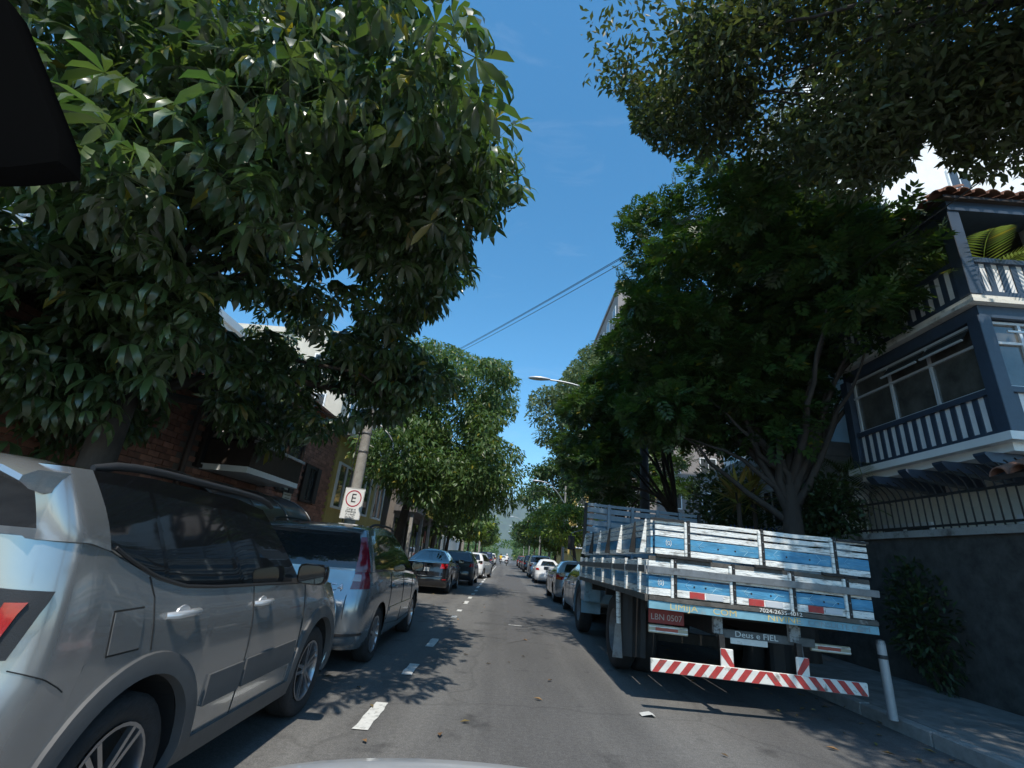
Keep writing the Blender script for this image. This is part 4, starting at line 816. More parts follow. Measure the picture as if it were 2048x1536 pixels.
# local frame: +y along the street from y=4.0, x = 0 at facade plane
MB().box((-2.5, 2.6, 2.1), (5.0,5.2,3.94)).build('wall', M_mortar, bh)
MB().box((-2.5, 9.1, 2.75), (4.98,7.8,5.24)).build('wall', M_mortar, bh)
def fl(px, py, X=FX): p = at_x(px, py, X); return (p.y-4.0, p.z)
wins = [(9.22, 10.0, 2.62, 3.72), (10.85, 11.75, 2.50, 3.62), (5.6, 8.6, 2.62, 4.3), (9.3, 10.3, 0.5, 2.1), (10.7, 11.9, 0.5, 2.1), (6.2, 8.8, 0.2, 2.2)]
bm_ = MB().box((0,0,0), (0.05,0.272,0.098)).mesh('brick', bevel=0.006); bm_.materials.append(M_brick)
rest = MB(); cand = []; z = 1.55; row = 0; rg = random.Random(3)
while z < 5.35:
    y = 0.14-(0.14 if row % 2 else 0)
    while y < 13.0:
        top = 4.03 if y < 5.2 else 5.33
        if z < top and not any(a-0.1 < y < b+0.1 and c-0.04 < z < d+0.04 for a, b, c, d in wins) and not 5.08 < y < 5.32:
            pt_ = np.array([[FX, y+4, z]]); pp, dd = proj(pt_); cand.append((y, z, dd[0], -50 < pp[0][0] < 720 and 600 < pp[0][1] < 1100))
        y += 0.287
    z += 0.108; row += 1
vis = sorted([c for c in cand if c[3] and (3.2 < c[0] < 5.1 or c[0] > 8.7)], key=lambda c: c[2])[:300]; vs_ = set((c[0], c[1]) for c in vis)
for y, z, d, v in cand:
    jx = rg.uniform(-.005,.005)
    if (y, z) in vs_: o = link('brick', bm_, bh); o.location = (0.012+jx, y, z)
    else: rest.box((0.012+jx, y, z), (0.05,0.272,0.098))
tag(rest.build('brickwork', M_brick, bh), kind='stuff')
for i, (a, b, c, d) in enumerate(wins):
    w = MB().box((0.022, (a+b)/2, (c+d)/2), (0.03, b-a-0.14, d-c-0.14)).build('window', M_wglass, bh)
    for s_ in (-1, 1): MB().box((0.045, (a+b)/2+s_*((b-a)/2-0.03), (c+d)/2), (0.09,0.07,d-c)).build('window_frame', M_brown, w); MB().box((0.045, (a+b)/2, (c+d)/2+s_*((d-c)/2-0.03)), (0.085,b-a-0.13,0.07)).build('window_frame', M_brown, w)
    if d-c < 1.3 and b-a < 1.0:
        for s_ in (-1, 1):
            sh = MB().box((0.10, (a+b)/2+s_*((b-a)*0.5+0.02), (c+d)/2), (0.04,0.30,d-c)).build('shutter', M_brown, w)
    MB().box((0.05, (a+b)/2, (c+d)/2), (0.03,0.05,d-c-0.14)).build('mullion', M_brown, w)
# downpipe, eave with barrel tiles
MB().tube([(0.10,5.20,4.15),(0.10,5.20,0.13)], 0.055, 10).build('downpipe', mat('pipe_brown', (0.09,0.06,0.05), 0.6), bh, smooth=50)
MB().box((0.18, 2.55, 4.02), (0.42,5.3,0.10)).build('eave_board', M_brown, bh)
tm_ = MB(); pr = [(0.115*math.cos(a), 0.115*math.sin(a)) for a in np.linspace(0.1, math.pi-0.1, 7)]
tm_.grid([[(x, u*k, v*k+zz) for u, v in pr] for x, k, zz in ((0.0,1.0,0.0),(-0.48,0.86,0.20))]); tm_.grid([[(x, u*k*0.87, v*k*0.87+zz) for u, v in pr] for x, k, zz in ((0.0,1.0,0.0),(-0.48,0.86,0.20))]); tm_.grid([[(0.0, u, v) for u, v in pr], [(0.0, u*0.87, v*0.87) for u, v in pr]])
tme = tm_.mesh('roof_tile', 50); tme.materials.append(M_tile)
rf = MB().slab([(0.42,-0.2,4.07), (0.42,5.25,4.07), (-2.6,5.25,4.95), (-2.6,-0.2,4.95)], (0,0,0.05)).build('roof', M_tile, bh)
for i in range(22):
    for k in range(3):
        o = link('roof_tile', tme, rf); o.location = (0.46-0.42*k, -0.05+0.243*i, 4.11+0.125*k); o.rotation_euler = (0,0,rg.uniform(-.03,.03))
MB().slab([(0.3,5.2,5.36), (0.3,13.1,5.36), (-2.6,13.1,6.3), (-2.6,5.2,6.3)], (0,0,0.08)).build('upper_roof', M_tile, bh)
# enclosed balcony box
bc = MB().box((0.52, 7.05, 2.66), (1.0,2.5,0.12)).build('balcony_slab', M_white_w, bh)
MB().box((0.55, 7.05, 2.98), (0.96,2.46,0.50)).build('balcony_panel', M_brown, bh); MB().box((1.05, 7.05, 3.26), (0.06,2.52,0.06)).build('balcony_rail', mat('pale_rail', (0.42,0.43,0.44), 0.4), bh)
MB().box((0.5, 7.05, 3.85), (0.9,2.40,1.14)).build('balcony_glazing', M_wglass, bh)
for yy in (5.86, 6.65, 7.45, 8.25): MB().box((0.98, yy, 3.85), (0.06,0.07,1.16)).build('balcony_post', M_brown, bh)
MB().box((0.975, 6.25, 3.62), (0.03,0.62,0.55)).build('blind', M_cream, bh)
# curved dark awning over the entrance
aw = MB(); rows = []
for t in np.linspace(0, 1, 9): a = t*math.pi*0.5; rows.append([(1.35*math.sin(a)+0.02, y, 1.62+0.78*math.cos(a)-0.0) for y in np.linspace(4.6, 8.9, 12)])
aw.grid(rows); aw.build('awning', mat('awning_sheet', (0.045,0.035,0.032), 0.35, coat=0.4), bh, smooth=60)
for y in (4.6, 6.05, 7.5, 8.9): MB().tube([(1.36*math.sin(a)+0.02, y, 1.62+0.79*math.cos(a)) for a in np.linspace(0, math.pi/2, 9)], 0.018, 6).build('awning_rib', M_steel, bh)
sg_ = MB().box((0.06, 9.93, 2.38), (0.03,0.50,0.72)).build('wall_plaque', mat('plaque', (0.50,0.47,0.38), 0.6, var=0.08), bh, bevel=0.006)
for i, w_ in enumerate((0.36,0.40,0.30,0.40,0.38,0.26,0.40)): MB().box((0.078, 9.93, 2.64-0.085*i), (0.004,w_,0.022)).build('plaque_line', mat('plaque_ink', (0.16,0.14,0.10), 0.7), sg_)
for i, p in enumerate((at_x(547, 1038, -5.55), at_x(587, 1052, -5.55))):
    gl = thing('globe_lamp', ('round white globe lamp on a post, beside the curved awning', 'round white globe lamp on a post, under the wall plaque')[i], 'lamp', (p.x, p.y, 0.13), group='globe lamps before the brick house')
    MB().lathe([(0.12*math.sin(a), p.z-0.13-0.12*math.cos(a)) for a in np.linspace(0.15, math.pi, 12)], 18).build('globe', mat('opal_glass', (0.82,0.82,0.80), 0.25), gl, smooth=80)
    MB().lathe([(0.05,0),(0.05,0.04),(0.025,0.06),(0.022,p.z-0.33),(0.045,p.z-0.29),(0.05,p.z-0.25),(0.035,p.z-0.24)], 12).build('post', M_iron, gl, smooth=40)
# yellow house
yh = thing('yellow_house', 'bright yellow rendered house with white window frames beyond the brick house', 'house', (FX, 17.15, 0))
MB().box((-3, 4.0, 2.65), (6,7.7,5.04)).build('wall', M_yelw, yh); MB().box((0.03, 4.0, 0.95), (0.08,7.7,1.64)).build('stone_base', mat('stone_base', (0.30,0.25,0.18), 0.9, var=0.4, vscale=5, bump=0.5, bscale=9), yh)
for (a, b, c, d) in ((0.5,2.2,2.6,4.2),(3.2,4.9,2.6,4.2),(5.8,7.4,2.6,4.2)):
    w = MB().box((0.01, (a+b)/2, (c+d)/2), (0.06,b-a,d-c)).build('window', M_wglass, yh)
    for q in ((a, 0), (b, 0), ((a+b)/2, 0)): MB().box((0.035, q[0], (c+d)/2), (0.10,0.08,d-c+0.08)).build('window_frame', M_white_w, w)
    for q in (c, d): MB().box((0.032, (a+b)/2, q), (0.09,b-a,0.08)).build('window_frame', M_white_w, w)
MB().box((-2.9, 4.0, 5.24), (6.5,8.1,0.14)).build('roof_slab', M_conc, yh)
# shop beyond
shp = thing('shop', 'low shop with grey canopy and dark glazed front under the trees', 'shop', (-5.9, 25.2, 0))
MB().box((-4, 9.0, 2.3), (8,18,4.3)).build('wall', mat('grey_brown_render', (0.16,0.14,0.125), 0.85, var=0.15, vscale=1), shp)
for i in range(6):
    w = MB().box((0.03, 1.6+3.0*i, 1.55), (0.06,2.6,2.6)).build('shop_window', M_wglass, shp); MB().box((0.075, 1.6+3.0*i, 1.55), (0.05,0.07,2.6)).build('mullion', M_brown, w)
    MB().box((0.08, 1.0+3.0*i, 2.0+0.2*(i%2)), (0.02,0.55,0.8)).build('poster', mat('poster_%d' % (i % 4), [(0.45,0.40,0.10),(0.40,0.40,0.40),(0.12,0.20,0.34),(0.42,0.14,0.10)][i % 4], 0.6, var=0.3, vscale=6), w)
    MB().box((0.9, 0.15+3.0*i, 1.65), (0.16,0.16,3.1)).build('column', M_conc, shp)
MB().box((0.55, 9.0, 3.32), (1.2,18.2,0.30)).build('canopy', mat('canopy_grey', (0.13,0.12,0.115), 0.7, var=0.2), shp); MB().box((1.17, 4.2, 3.42), (0.04,2.6,0.42)).build('shop_sign', mat('shop_sign_yellow', (0.50,0.36,0.06), 0.6, var=0.25, vscale=3), shp)
# white blocks behind the brick house
def block(name, label, x0, x1, y0, y1, h, m, rows_, cols, face, cat='building', ww=1.2, wh=1.3, group=None, bal=None, frame=None, z0=2.6, side_face=None):
    """apartment block with each window a part (pane child) on the faces seen from the street"""
    r_ = thing(name, label, cat, ((x0+x1)/2, (y0+y1)/2, 0), group=group); dx, dy = (x1-x0)/2, (y1-y0)/2
    MB().box((0,0,h/2+0.06), (2*dx,2*dy,h)).build('wall', m, r_); MB().box((0,0,h+0.22), (2*dx+0.3,2*dy+0.3,0.35)).build('parapet', m, r_)
    wm = MB(); wm.box((0,0,0), (ww,0.10,wh)); wme = wm.mesh('window'); wme.materials.append(M_wglass)
    fm = MB()
    for s_ in (-1,1): fm.box((s_*ww/2,0,0), (0.08,0.16,wh+0.08)); fm.box((0,0,s_*wh/2), (ww,0.15,0.08))
    fm.box((0,0,0), (0.05,0.14,wh)); fme = fm.mesh('window_frame'); fme.materials.append(frame or M_white_w)
    for fc, cn in [(face, cols)]+([side_face] if side_face else []):
        L_ = 2*dx if fc in 'NS' else 2*dy
        for i in range(rows_):
            for j in range(cn):
                u = -L_/2+(j+0.5)*L_/cn; zz = z0+(h-z0-0.6)*(i+0.5)/rows_
                loc, rz = {'S':((u,-dy-0.02,zz),0), 'W':((-dx-0.02,u,zz),R(90)), 'E':((dx+0.02,u,zz),R(90))}[fc]
                o = link('window', wme, r_); o.location = loc; o.rotation_euler = (0,0,rz); link('window_frame', fme, o)
                if bal: sl_ = MB().box((0,-0.35,-wh/2-0.1), (L_/cn*0.86,0.7,0.10)).build('balcony', bal, o)
    return r_
block('apartment_block', 'white apartment block rising behind the brick house roof', -28, -13.5, 9.5, 24, 10.2, M_white_w, 3, 5, 'E', side_face=('S', 4))
block('apartment_block', 'pale apartment block behind the yellow house, mostly hidden by foliage', -24, -10.5, 27, 48, 13.5, M_cream, 4, 6, 'E', side_face=('S', 4))
block('apartment_block', 'white apartment block far along the left side behind street trees', -22, -8.5, 60, 95, 14, M_white_w, 4, 8, 'E', side_face=('S', 4))
# leaning concrete utility pole with parking sign
up_ = thing('utility_pole', 'round concrete utility pole carrying the parking sign and cables', 'utility pole', (-3.98, 12.35, 0.1))
MB().tube([(0,0,0),(0,0,3),(0.0,0,6),(0,0,9.2)], [0.145,0.130,0.115,0.10], 16).build('shaft', M_conc, up_, smooth=60)
for z_ in (2.35, 3.6, 4.1): MB().lathe([(0.142,z_-0.02),(0.146,z_),(0.142,z_+0.02)], 16).build('band', M_steel, up_)
MB().box((-0.2,0.0,4.25), (0.16,0.18,0.36)).build('junction_box', M_steel, up_, bevel=0.01)
MB().tube([(0.1,0,4.42),(0.35,0,4.34),(0.62,0,4.1),(0.72,0,3.95)], 0.022, 6).build('bracket_arm', M_steel, up_)
for k in range(3): MB().tube([(-0.12-0.01*k,-0.1,4.5),(-0.16,-0.13,3.3+0.1*k),(-0.14,-0.15,2.2),(-0.13,-0.15,0.3)], 0.012, 5).build('cable', M_blk, up_)
ps = thing('parking_sign', 'white parking sign with black E in a red ring', 'sign', (-3.93, 12.15, 2.34), R(-4), roty=R(2.0))
sp_ = MB(); cr = []; w_, h_ = 0.26, 0.385
for cx, cz, a0 in ((w_-.03,h_-.03,0),(-w_+.03,h_-.03,90),(-w_+.03,-h_+.03,180),(w_-.03,-h_+.03,270)): cr += [(cx+.03*math.cos(R(a0+t)), -0.01, cz+.03*math.sin(R(a0+t))) for t in (0,30,60,90)]
sp_.slab(cr, (0,0.012,0)); bd_ = sp_.build('sign_board', mat('sign_white', (0.78,0.78,0.77), 0.5, var=0.04), ps)
M_sblk = mat('sign_black', (0.015,0.015,0.02), 0.5); M_sred = mat('sign_red', (0.42,0.012,0.05), 0.5)
b = MB(); b.grid([[(r_*math.cos(a), -0.013, 0.125+r_*math.sin(a)) for a in np.linspace(0, 2*math.pi, 41)] for r_ in (0.178, 0.205)]); b.build('red_ring', M_sred, ps)
lettering('letter', 'E', 0.30, (0.0, -0.0135, 0.125), (R(90),0,0), M_sblk, ps, sx=0.95)
for tx, sz, zz in (('Carga e', 0.075, -0.135), ('Descarga', 0.075, -0.195), ('2ª a Sexta', 0.062, -0.262), ('das 7 as 19 h', 0.048, -0.318), ('tempo 30 min', 0.042, -0.352)): lettering('sign_text', tx, sz, (0.0,-0.0135,zz), (R(90),0,0), M_sblk, ps)
for z_ in (-0.375, 0.375): MB().box((0,-0.0125,z_), (0.47,0.002,0.006)).build('sign_border', M_sblk, ps)
for x_ in (-0.25, 0.25): MB().box((x_,-0.0125,0), (0.006,0.002,0.70)).build('sign_border', M_sblk, ps)
MB().box((0,0.015,0.2), (0.34,0.03,0.03)).build('sign_clamp', M_steel, ps); MB().box((0,0.015,-0.2), (0.34,0.03,0.03)).build('sign_clamp', M_steel, ps)
# ------------------------------------------------------------------ right side: house with blue balconies
M_navy = mat('navy_timber', (0.038,0.056,0.086), 0.5, var=0.18, vscale=5, coat=0.15, dirt=(0.04,0.06,0.09), dscale=4, dlow=0.6)
M_slat = mat('pale_slat', (0.74,0.74,0.74), 0.7, var=0.08, vscale=4)
M_alu = mat('white_aluminium', (0.62,0.64,0.65), 0.4, metal=0.2)
hs = thing('balcony_house', 'white house with navy timber balconies and glazed bay above the garden wall', 'house', (7.0, 6.35, 0))
# local: x=0 street face, y=0 south corner, y=2.85 north end of the bay
LB = 2.95
def baluster_run(p0, p1, z0, z1, n, nrm):
    p0, p1 = Vector(p0), Vector(p1); d = (p1-p0); L_ = d.length; d.normalize(); nv = Vector(nrm); rz = math.atan2(d.y, d.x)
    MB().box((p0+p1)/2-nv*0.012+Vector((0,0,(z0+z1)/2)), (L_,0.03,z1-z0-0.04), rz).build('balcony_backing', M_slat, hs)
    for k in range(n):
        c = p0+d*(L_*(k+0.5)/n); MB().box(c+nv*0.0+Vector((0,0,(z0+z1)/2)), (L_/n*0.52,0.03,z1-z0), rz).build('baluster', M_navy, hs, bevel=0.004)
    for z_ in (z0+0.035, z1-0.035): MB().box((p0+p1)/2+nv*0.012+Vector((0,0,z_)), (L_,0.085,0.085), rz).build('balcony_rail', M_navy, hs)
# white core
MB().box((4.12, 2.75, 3.95), (5.0,5.5,7.7)).build('wall', M_white_w, hs)
MB().box((3.2, 6.9, 4.2), (3.6,7.4,8.2)).build('wall', M_white_w, hs)
core = MB().box((1.6, 1.7, 1.82), (1.2,5.5,3.36)).build('wall', mat('cream_wall', (0.74,0.71,0.63), 0.85, var=0.1), hs)
MB().box((0.62, LB/2, 3.56), (1.60,LB+0.30,0.12)).build('bay_floor', M_white_w, hs); MB().box((0.62, LB/2, 3.44), (1.30,LB,0.12)).build('bay_soffit', M_white_w, hs)
for yy in (0.25, 0.95, 1.65, 2.4): MB().slab([(-0.30,yy-0.09,3.34), (-0.22,yy-0.09,3.24), (1.0,yy-0.09,3.12), (1.0,yy-0.09,3.375), (-0.30,yy-0.09,3.375)], (0,0.18,0)).build('corbel', M_navy, hs)
for z0 in (3.63, 5.86):
    baluster_run((0.0,0.10,0), (0.0,LB,0), z0, z0+0.70, 15, (-1,0,0)); baluster_run((0.10,0.0,0), (1.5,0.0,0), z0, z0+0.70, 7, (0,-1,0))
    for (x_, y_) in ((0.0,0.0), (0.0,LB), (1.5,0.0)): MB().box((x_+0.02, y_+0.02, z0+(0.81 if z0 > 5 else 0.925)), (0.20,0.20,1.62 if z0 > 5 else 1.85)).build('corner_post', M_navy, hs, bevel=0.008)
# glazed bay
M_bayg = mat('bay_glass', (0.085,0.082,0.072), 0.04, spec=0.7, coat=0.5, var=0.5, vscale=2.5)
gz = MB().box((0.07, LB/2+0.05, 4.88), (0.02,LB-0.2,1.10)).build('glazing', M_bayg, hs); gs = MB().box((0.80, 0.07, 4.88), (1.28,0.02,1.10)).build('glazing', M_bayg, hs)
for yy in (0.15, 1.02, 1.90, 2.82): MB().box((0.05, yy, 4.88), (0.05,0.045,1.12)).build('mullion', M_alu, gz)
for z_ in (4.36, 5.08, 5.42): MB().box((0.048, LB/2+0.05, z_), (0.055,LB-0.22,0.04)).build('transom', M_alu, gz)
for xx in (0.18, 0.62, 1.06, 1.40): MB().box((xx, 0.05, 4.88), (0.045,0.05,1.12)).build('mullion', M_alu, gs)
for z_ in (4.36, 5.08, 5.42): MB().box((0.80, 0.048, z_), (1.26,0.055,0.04)).build('transom', M_alu, gs)
# tilted top-hung casements
for yy in (0.58, 1.46): MB().bar((-0.16, yy-0.40, 5.16), (-0.16, yy+0.40, 5.16), 0.03, 0.03).build('open_casement_rail', M_alu, gz); MB().grid([[(0.03,yy-0.40,5.40),(0.03,yy+0.40,5.40)], [(-0.16,yy-0.40,5.16),(-0.16,yy+0.40,5.16)]]).build('open_casement', M_wglass, gz)
for xx in (0.40, 0.84): MB().bar((xx-0.18,-0.15,5.18), (xx+0.18,-0.15,5.18), 0.03, 0.03).build('open_casement_rail', M_alu, gs)
MB().box((0.72, LB/2, 5.56), (1.50,LB+0.12,0.20)).build('bay_beam', M_navy, hs)
sl2 = MB(); sl2.slab([(-0.16,-0.16,5.67), (1.6,-0.16,5.67), (1.6,LB+0.1,5.67), (-0.16,LB+0.1,5.67)], (0,0,0.06)); sl2.slab([(-0.10,-0.10,5.735), (1.6,-0.10,5.735), (1.6,LB+0.06,5.735), (-0.10,LB+0.06,5.735)], (0,0,0.09)); sl2.build('balcony_slab', mat('worn_white_edge', (0.66,0.64,0.58), 0.8, dirt=(0.30,0.28,0.24), dscale=4, dlow=0.55), hs)
MB().box((0.72, LB/2, 7.55), (1.60,LB+0.2,0.18)).build('eave_beam', M_navy, hs)
MB().box((1.45, 1.6, 6.85), (0.08,2.6,1.7)).build('balcony_back_wall', M_dark_in, hs); MB().box((0.75, LB/2, 3.62+1.3), (0.04,LB*0.9,1.2)).build('curtain', mat('net_curtain', (0.30,0.29,0.26), 0.9), hs)  # back panel near-black, the balcony's inner darkness put into its colour
rf2 = MB().slab([(-0.18,-0.18,7.645), (1.7,-0.18,7.645), (1.7,LB+0.15,7.645), (-0.18,LB+0.15,7.645)], (0,0,0.05)).build('roof', M_brown, hs)
for i in range(14):
    o = link('roof_tile', tme, rf2); o.location = (-0.26, -0.1+0.24*i, 7.70); o.rotation_euler = (0,0,math.pi)
    if i < 8: o = link('roof_tile', tme, rf2); o.location = (-0.10+0.24*i, -0.26, 7.70); o.rotation_euler = (0,0,-math.pi/2)
# ground-floor windows behind the railing
for (yy, w_) in ((3.35, 1.2), (0.6, 1.0)):
    w = MB().box((0.985, yy, 2.05), (0.05,w_,1.2)).build('window', M_wglass, hs)
    for q in (-w_/2, 0, w_/2): MB().box((0.97, yy+q, 2.05), (0.06,0.07,1.26)).build('window_frame', M_slat, w)
    for q in (-0.6, 0.25, 0.6): MB().box((0.968, yy, 2.05+q), (0.055,w_,0.07)).build('window_frame', M_slat, w)
# garden wall, coping, railing with bars bent over the pavement
gw = thing('garden_wall', 'dark stone garden wall with pale coping under the iron railing', 'wall', (6.35, 2.2, 0))
MB().box((0.12, 5.6, 1.17), (0.24,5.9,2.08)).build('wall', mat('dark_stone_wall', (0.055,0.052,0.047), 0.95, var=0.5, vscale=5, bump=0.6, bscale=12), gw); MB().box((0.12, 5.6, 2.26), (0.34,6.0,0.10)).build('coping', mat('coping', (0.30,0.29,0.27), 0.9, var=0.2, dirt=(0.10,0.09,0.08), dscale=3, dlow=0.5), gw)
MB().box((0.12, 2.35, 1.25), (0.50,0.55,2.24)).build('gate_pillar', mat('pillar_stone', (0.07,0.06,0.055), 0.95, var=0.4, vscale=6, bump=0.5, bscale=14), gw)
rl = thing('iron_railing', 'black iron railing with bars bent outwards along the garden wall', 'railing', (6.42, 2.2, 2.31))
bar = MB(); bar.tube([(0,0,0),(0,0,0.54),(-0.03,0,0.62),(-0.11,0,0.71),(-0.20,0,0.77)], 0.011, 6); bme = bar.mesh('bar', 60); bme.materials.append(M_iron)
for i in range(54): o = link('bar', bme, rl); o.location = (0, 1.55+0.13*i, 0)
for z_ in (0.06, 0.50): MB().box((0, 5.0, z_), (0.035,7.0,0.03)).build('rail', M_iron, rl)
gr = thing('gate_canopy', 'small clay-tiled canopy roof over the garden gate', 'canopy', (6.35, 3.35, 2.75))
cb_ = MB().slab([(-0.55,-0.9,0.0), (-0.55,2.3,0.0), (0.5,2.3,0.34), (0.5,-0.9,0.34)], (0,0,0.05)).build('roof_deck', M_brown, gr)
for i in range(13):
    for k in range(2): o = link('roof_tile', tme, cb_); o.location = (-0.60+0.40*k, -0.85+0.25*i, 0.03+0.14*k); o.rotation_euler = (0,0,math.pi)
gg = thing('iron_gate', 'black iron garden gate of upright bars beside the gate pillar', 'gate', (6.45, 1.6, 0.15))
gb = MB().tube([(0,0,0.05),(0,0,1.95)], 0.012, 6).mesh('bar'); gb.materials.append(M_iron)
for i in range(22): o = link('bar', gb, gg); o.location = (0, -0.95+0.13*i, 0)
for z_ in (0.12, 1.0, 1.85): MB().box((0, 0.4, z_), (0.04,2.8,0.04)).build('rail', M_iron, gg)
# bollard on the pavement edge
bq = on_ground(1787, 1440, 0.13); bo = thing('bollard', 'slim pale metal bollard on the pavement behind the truck', 'bollard', (bq.x, bq.y, 0.13))
MB().tube([(0,0,0),(0,0,0.72)], 0.045, 14).build('tube', mat('bollard_paint', (0.34,0.345,0.35), 0.5, metal=0.2, var=0.1), bo, smooth=60); MB().lathe([(0.047,0.57),(0.049,0.59),(0.047,0.61)], 14).build('dark_band', M_blk, bo); MB().lathe([(0.046,0.71),(0.041,0.75),(0.001,0.765)], 14).build('cap', M_steel, bo)
# utility pole with curved street-lamp arm, more lamps down the street
def lamp_pole(label, loc, arm_to, zt=8.0, side=1, r=0.15, group='street lamps along the right kerb', mt=None):
    t = thing('street_lamp', label, 'street lamp', loc, 0, group)
    MB().tube([(0,0,0),(0,0,zt*0.5),(0,0,zt)], [r,r*0.85,r*0.7], 14).build('pole', mt or M_conc, t, smooth=60)
    ax, az = arm_to; P0 = Vector((0,-0.15,zt-1.6)); pts = [P0+Vector((ax*(1-math.cos(s*math.pi/2)) if False else ax*math.sin(s*math.pi/2)**1.4*0.0+ax*s, 0, (az-P0.z)*math.sin(s*math.pi/2)**0.9)) for s in np.linspace(0, 1, 14)]
    MB().tube(pts, 0.035, 8).build('arm', mat('galvanised', (0.42,0.43,0.44), 0.45, metal=0.6), t, smooth=60)
    e = pts[-1]; d = -1 if ax < 0 else 1; b = MB(); rows = []
    for s, wv, hv in ((0,0.05,0.04),(0.12,0.09,0.06),(0.35,0.15,0.09),(0.6,0.15,0.085),(0.78,0.10,0.055),(0.86,0.02,0.01)):
        rows.append([(e.x+d*s, e.y+wv*math.cos(a), e.z+0.02+hv*math.sin(a)*(1 if math.sin(a) > 0 else 0.6)) for a in np.linspace(0, 2*math.pi, 15)])
    b.grid(rows); b.build('lamp_head', mat('lamp_housing', (0.55,0.56,0.57), 0.4, metal=0.3), t, smooth=60); return t
pL = at_y(1100, 762, 17.0)
lamp_pole('tall street lamp with long curved arm rising behind the stake truck', (4.80,17.0,0.1), (pL.x-4.80, pL.z-0.12), 8.0, r=0.19, mt=mat('dark_pole', (0.085,0.085,0.09), 0.8, var=0.25, vscale=6))
lamp_pole('street lamp with thin curved arm farther along the right kerb', (4.75,41.0,0.1), (-2.1, 7.6), 7.4, r=0.10)
for y_ in (70, 100, 130, 165): lamp_pole('distant street lamp with thin curved arm above the far traffic', (4.75,y_,0.1), (-3.6, 9.0), 8.0, r=0.10)
for y_, wl_ in ((46, 'beside the light silver hatchback in the left row'), (75, 'by the white SUV far along the left row')):
    t = thing('utility_pole', 'slender concrete utility pole '+wl_, 'utility pole', (-4.0,y_,0.1), group='utility poles on the left pavement'); MB().tube([(0,0,0),(0,0,8.5)], [0.15,0.10], 12).build('shaft', M_conc, t, smooth=60); MB().box((0.2,0,8.0), (1.6,0.1,0.1)).build('crossarm', M_brown, t)
# overhead cables
def cable(label, a, b, sag, r=0.014, n=24):
    a, b = Vector(a), Vector(b); o = MB().tube([a.lerp(b, t)-Vector((0,0,sag*4*t*(1-t))) for t in np.linspace(0, 1, n)], r, 5).build('overhead_cable', M_blk); tag(o, label, 'cable', 'cables across the street')
A_, B_ = at_x(890, 712, -4.0), at_x(1900, 118, 6.0); dv = (B_-A_)
for k, (dz, dx) in enumerate(((0,0), (0.10,0.03), (-0.14,-0.05))): cable('black overhead cable slanting across the sky over the street', A_-dv*0.12+Vector((dx,0,dz)), B_+dv*0.15+Vector((dx,0,dz)), 0.22+0.03*k, 0.0095)
cable('thin cable sagging from the utility pole toward the brick house', (-3.98,12.35,4.5), (-6.3,7.0,5.2), 0.5, 0.012); cable('thin cable crossing the street far ahead', (-4.0,46,7.6), (4.75,41,7.2), 0.35, 0.015)
cable('thin cable running along the left pavement from the sign pole to the next pole', (-3.98,12.35,7.9), (-4.0,46,8.0), 0.7, 0.009); cable('thin lower cable running along the left pavement between the poles', (-3.98,12.35,7.3), (-4.0,46,7.4), 0.9, 0.008)
cable('thin cable leaving the tall street lamp along the right kerb', (4.8,17.0,7.7), (4.75,41,7.2), 0.6, 0.009); cable('thin cable from the tall street lamp back over the truck', (4.8,17.0,7.4), (6.9,-6.0,7.6), 0.9, 0.009)
# towers behind
block('apartment_tower', 'bright white apartment tower behind the balcony house', 13.6, 27, 17.5, 30, 26.5, M_white_w, 6, 4, 'W', ww=1.0, wh=1.1, side_face=('S', 3))
block('apartment_tower', 'grey-brown apartment tower behind the right-hand trees', 9.2, 22, 41, 56, 27.5, mat('grey_brown_tower', (0.25,0.225,0.21), 0.85, var=0.12), 8, 5, 'W', ww=1.4, wh=1.5, side_face=('S', 4))
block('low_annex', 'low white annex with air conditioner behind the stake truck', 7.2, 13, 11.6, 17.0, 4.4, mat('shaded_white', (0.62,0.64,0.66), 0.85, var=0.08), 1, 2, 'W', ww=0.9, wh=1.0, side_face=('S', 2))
block('apartment_block', 'yellow and white apartment block far along the right side', 9.0, 20, 72, 90, 15, M_yelw, 4, 5, 'W', side_face=('S', 3), bal=M_white_w)
ac = thing('air_conditioner', 'small white air conditioner box on the annex wall', 'air conditioner', (7.9,11.45,3.05)); MB().box((0,0,0), (0.6,0.3,0.4)).build('case', M_white_w, ac, bevel=0.015); MB().lathe([(0.001,-0.156),(0.14,-0.156),(0.15,-0.151)], 16, 'y', (-0.1,0,0)).build('fan_grille', M_blk, ac)
# ------------------------------------------------------------------ trees and plants
def inpoly(pts, poly):
    x, y = pts[:,0], pts[:,1]; c = np.zeros(len(pts), bool); n = len(poly)
    for i in range(n):
        x1, y1 = poly[i]; x2, y2 = poly[i-1]
        if y1 == y2: continue
        k = ((y1 > y) != (y2 > y)) & (x < (x2-x1)*(y-y1)/(y2-y1)+x1); c ^= k
    return c
def unit(v): return v/np.maximum(np.linalg.norm(v, axis=-1, keepdims=True), 1e-9)
def basis(axis, nrm):
    """rotation matrices with local y along axis and local z near nrm"""
    y = unit(axis); x = unit(np.cross(y, nrm)); z = np.cross(x, y); return np.stack([x, y, z], -1)
def scatter(tv, tf, pos, rot, sc):
    """place template (k,3) at n positions -> verts, faces"""
    k = len(tv); V = np.einsum('nij,kj->nki', rot, tv)*sc[:,None,None]+pos[:,None,:]; F = (tf[None]+(np.arange(len(pos))*k)[:,None,None]).reshape(-1, tf.shape[1]); return V.reshape(-1, 3), F
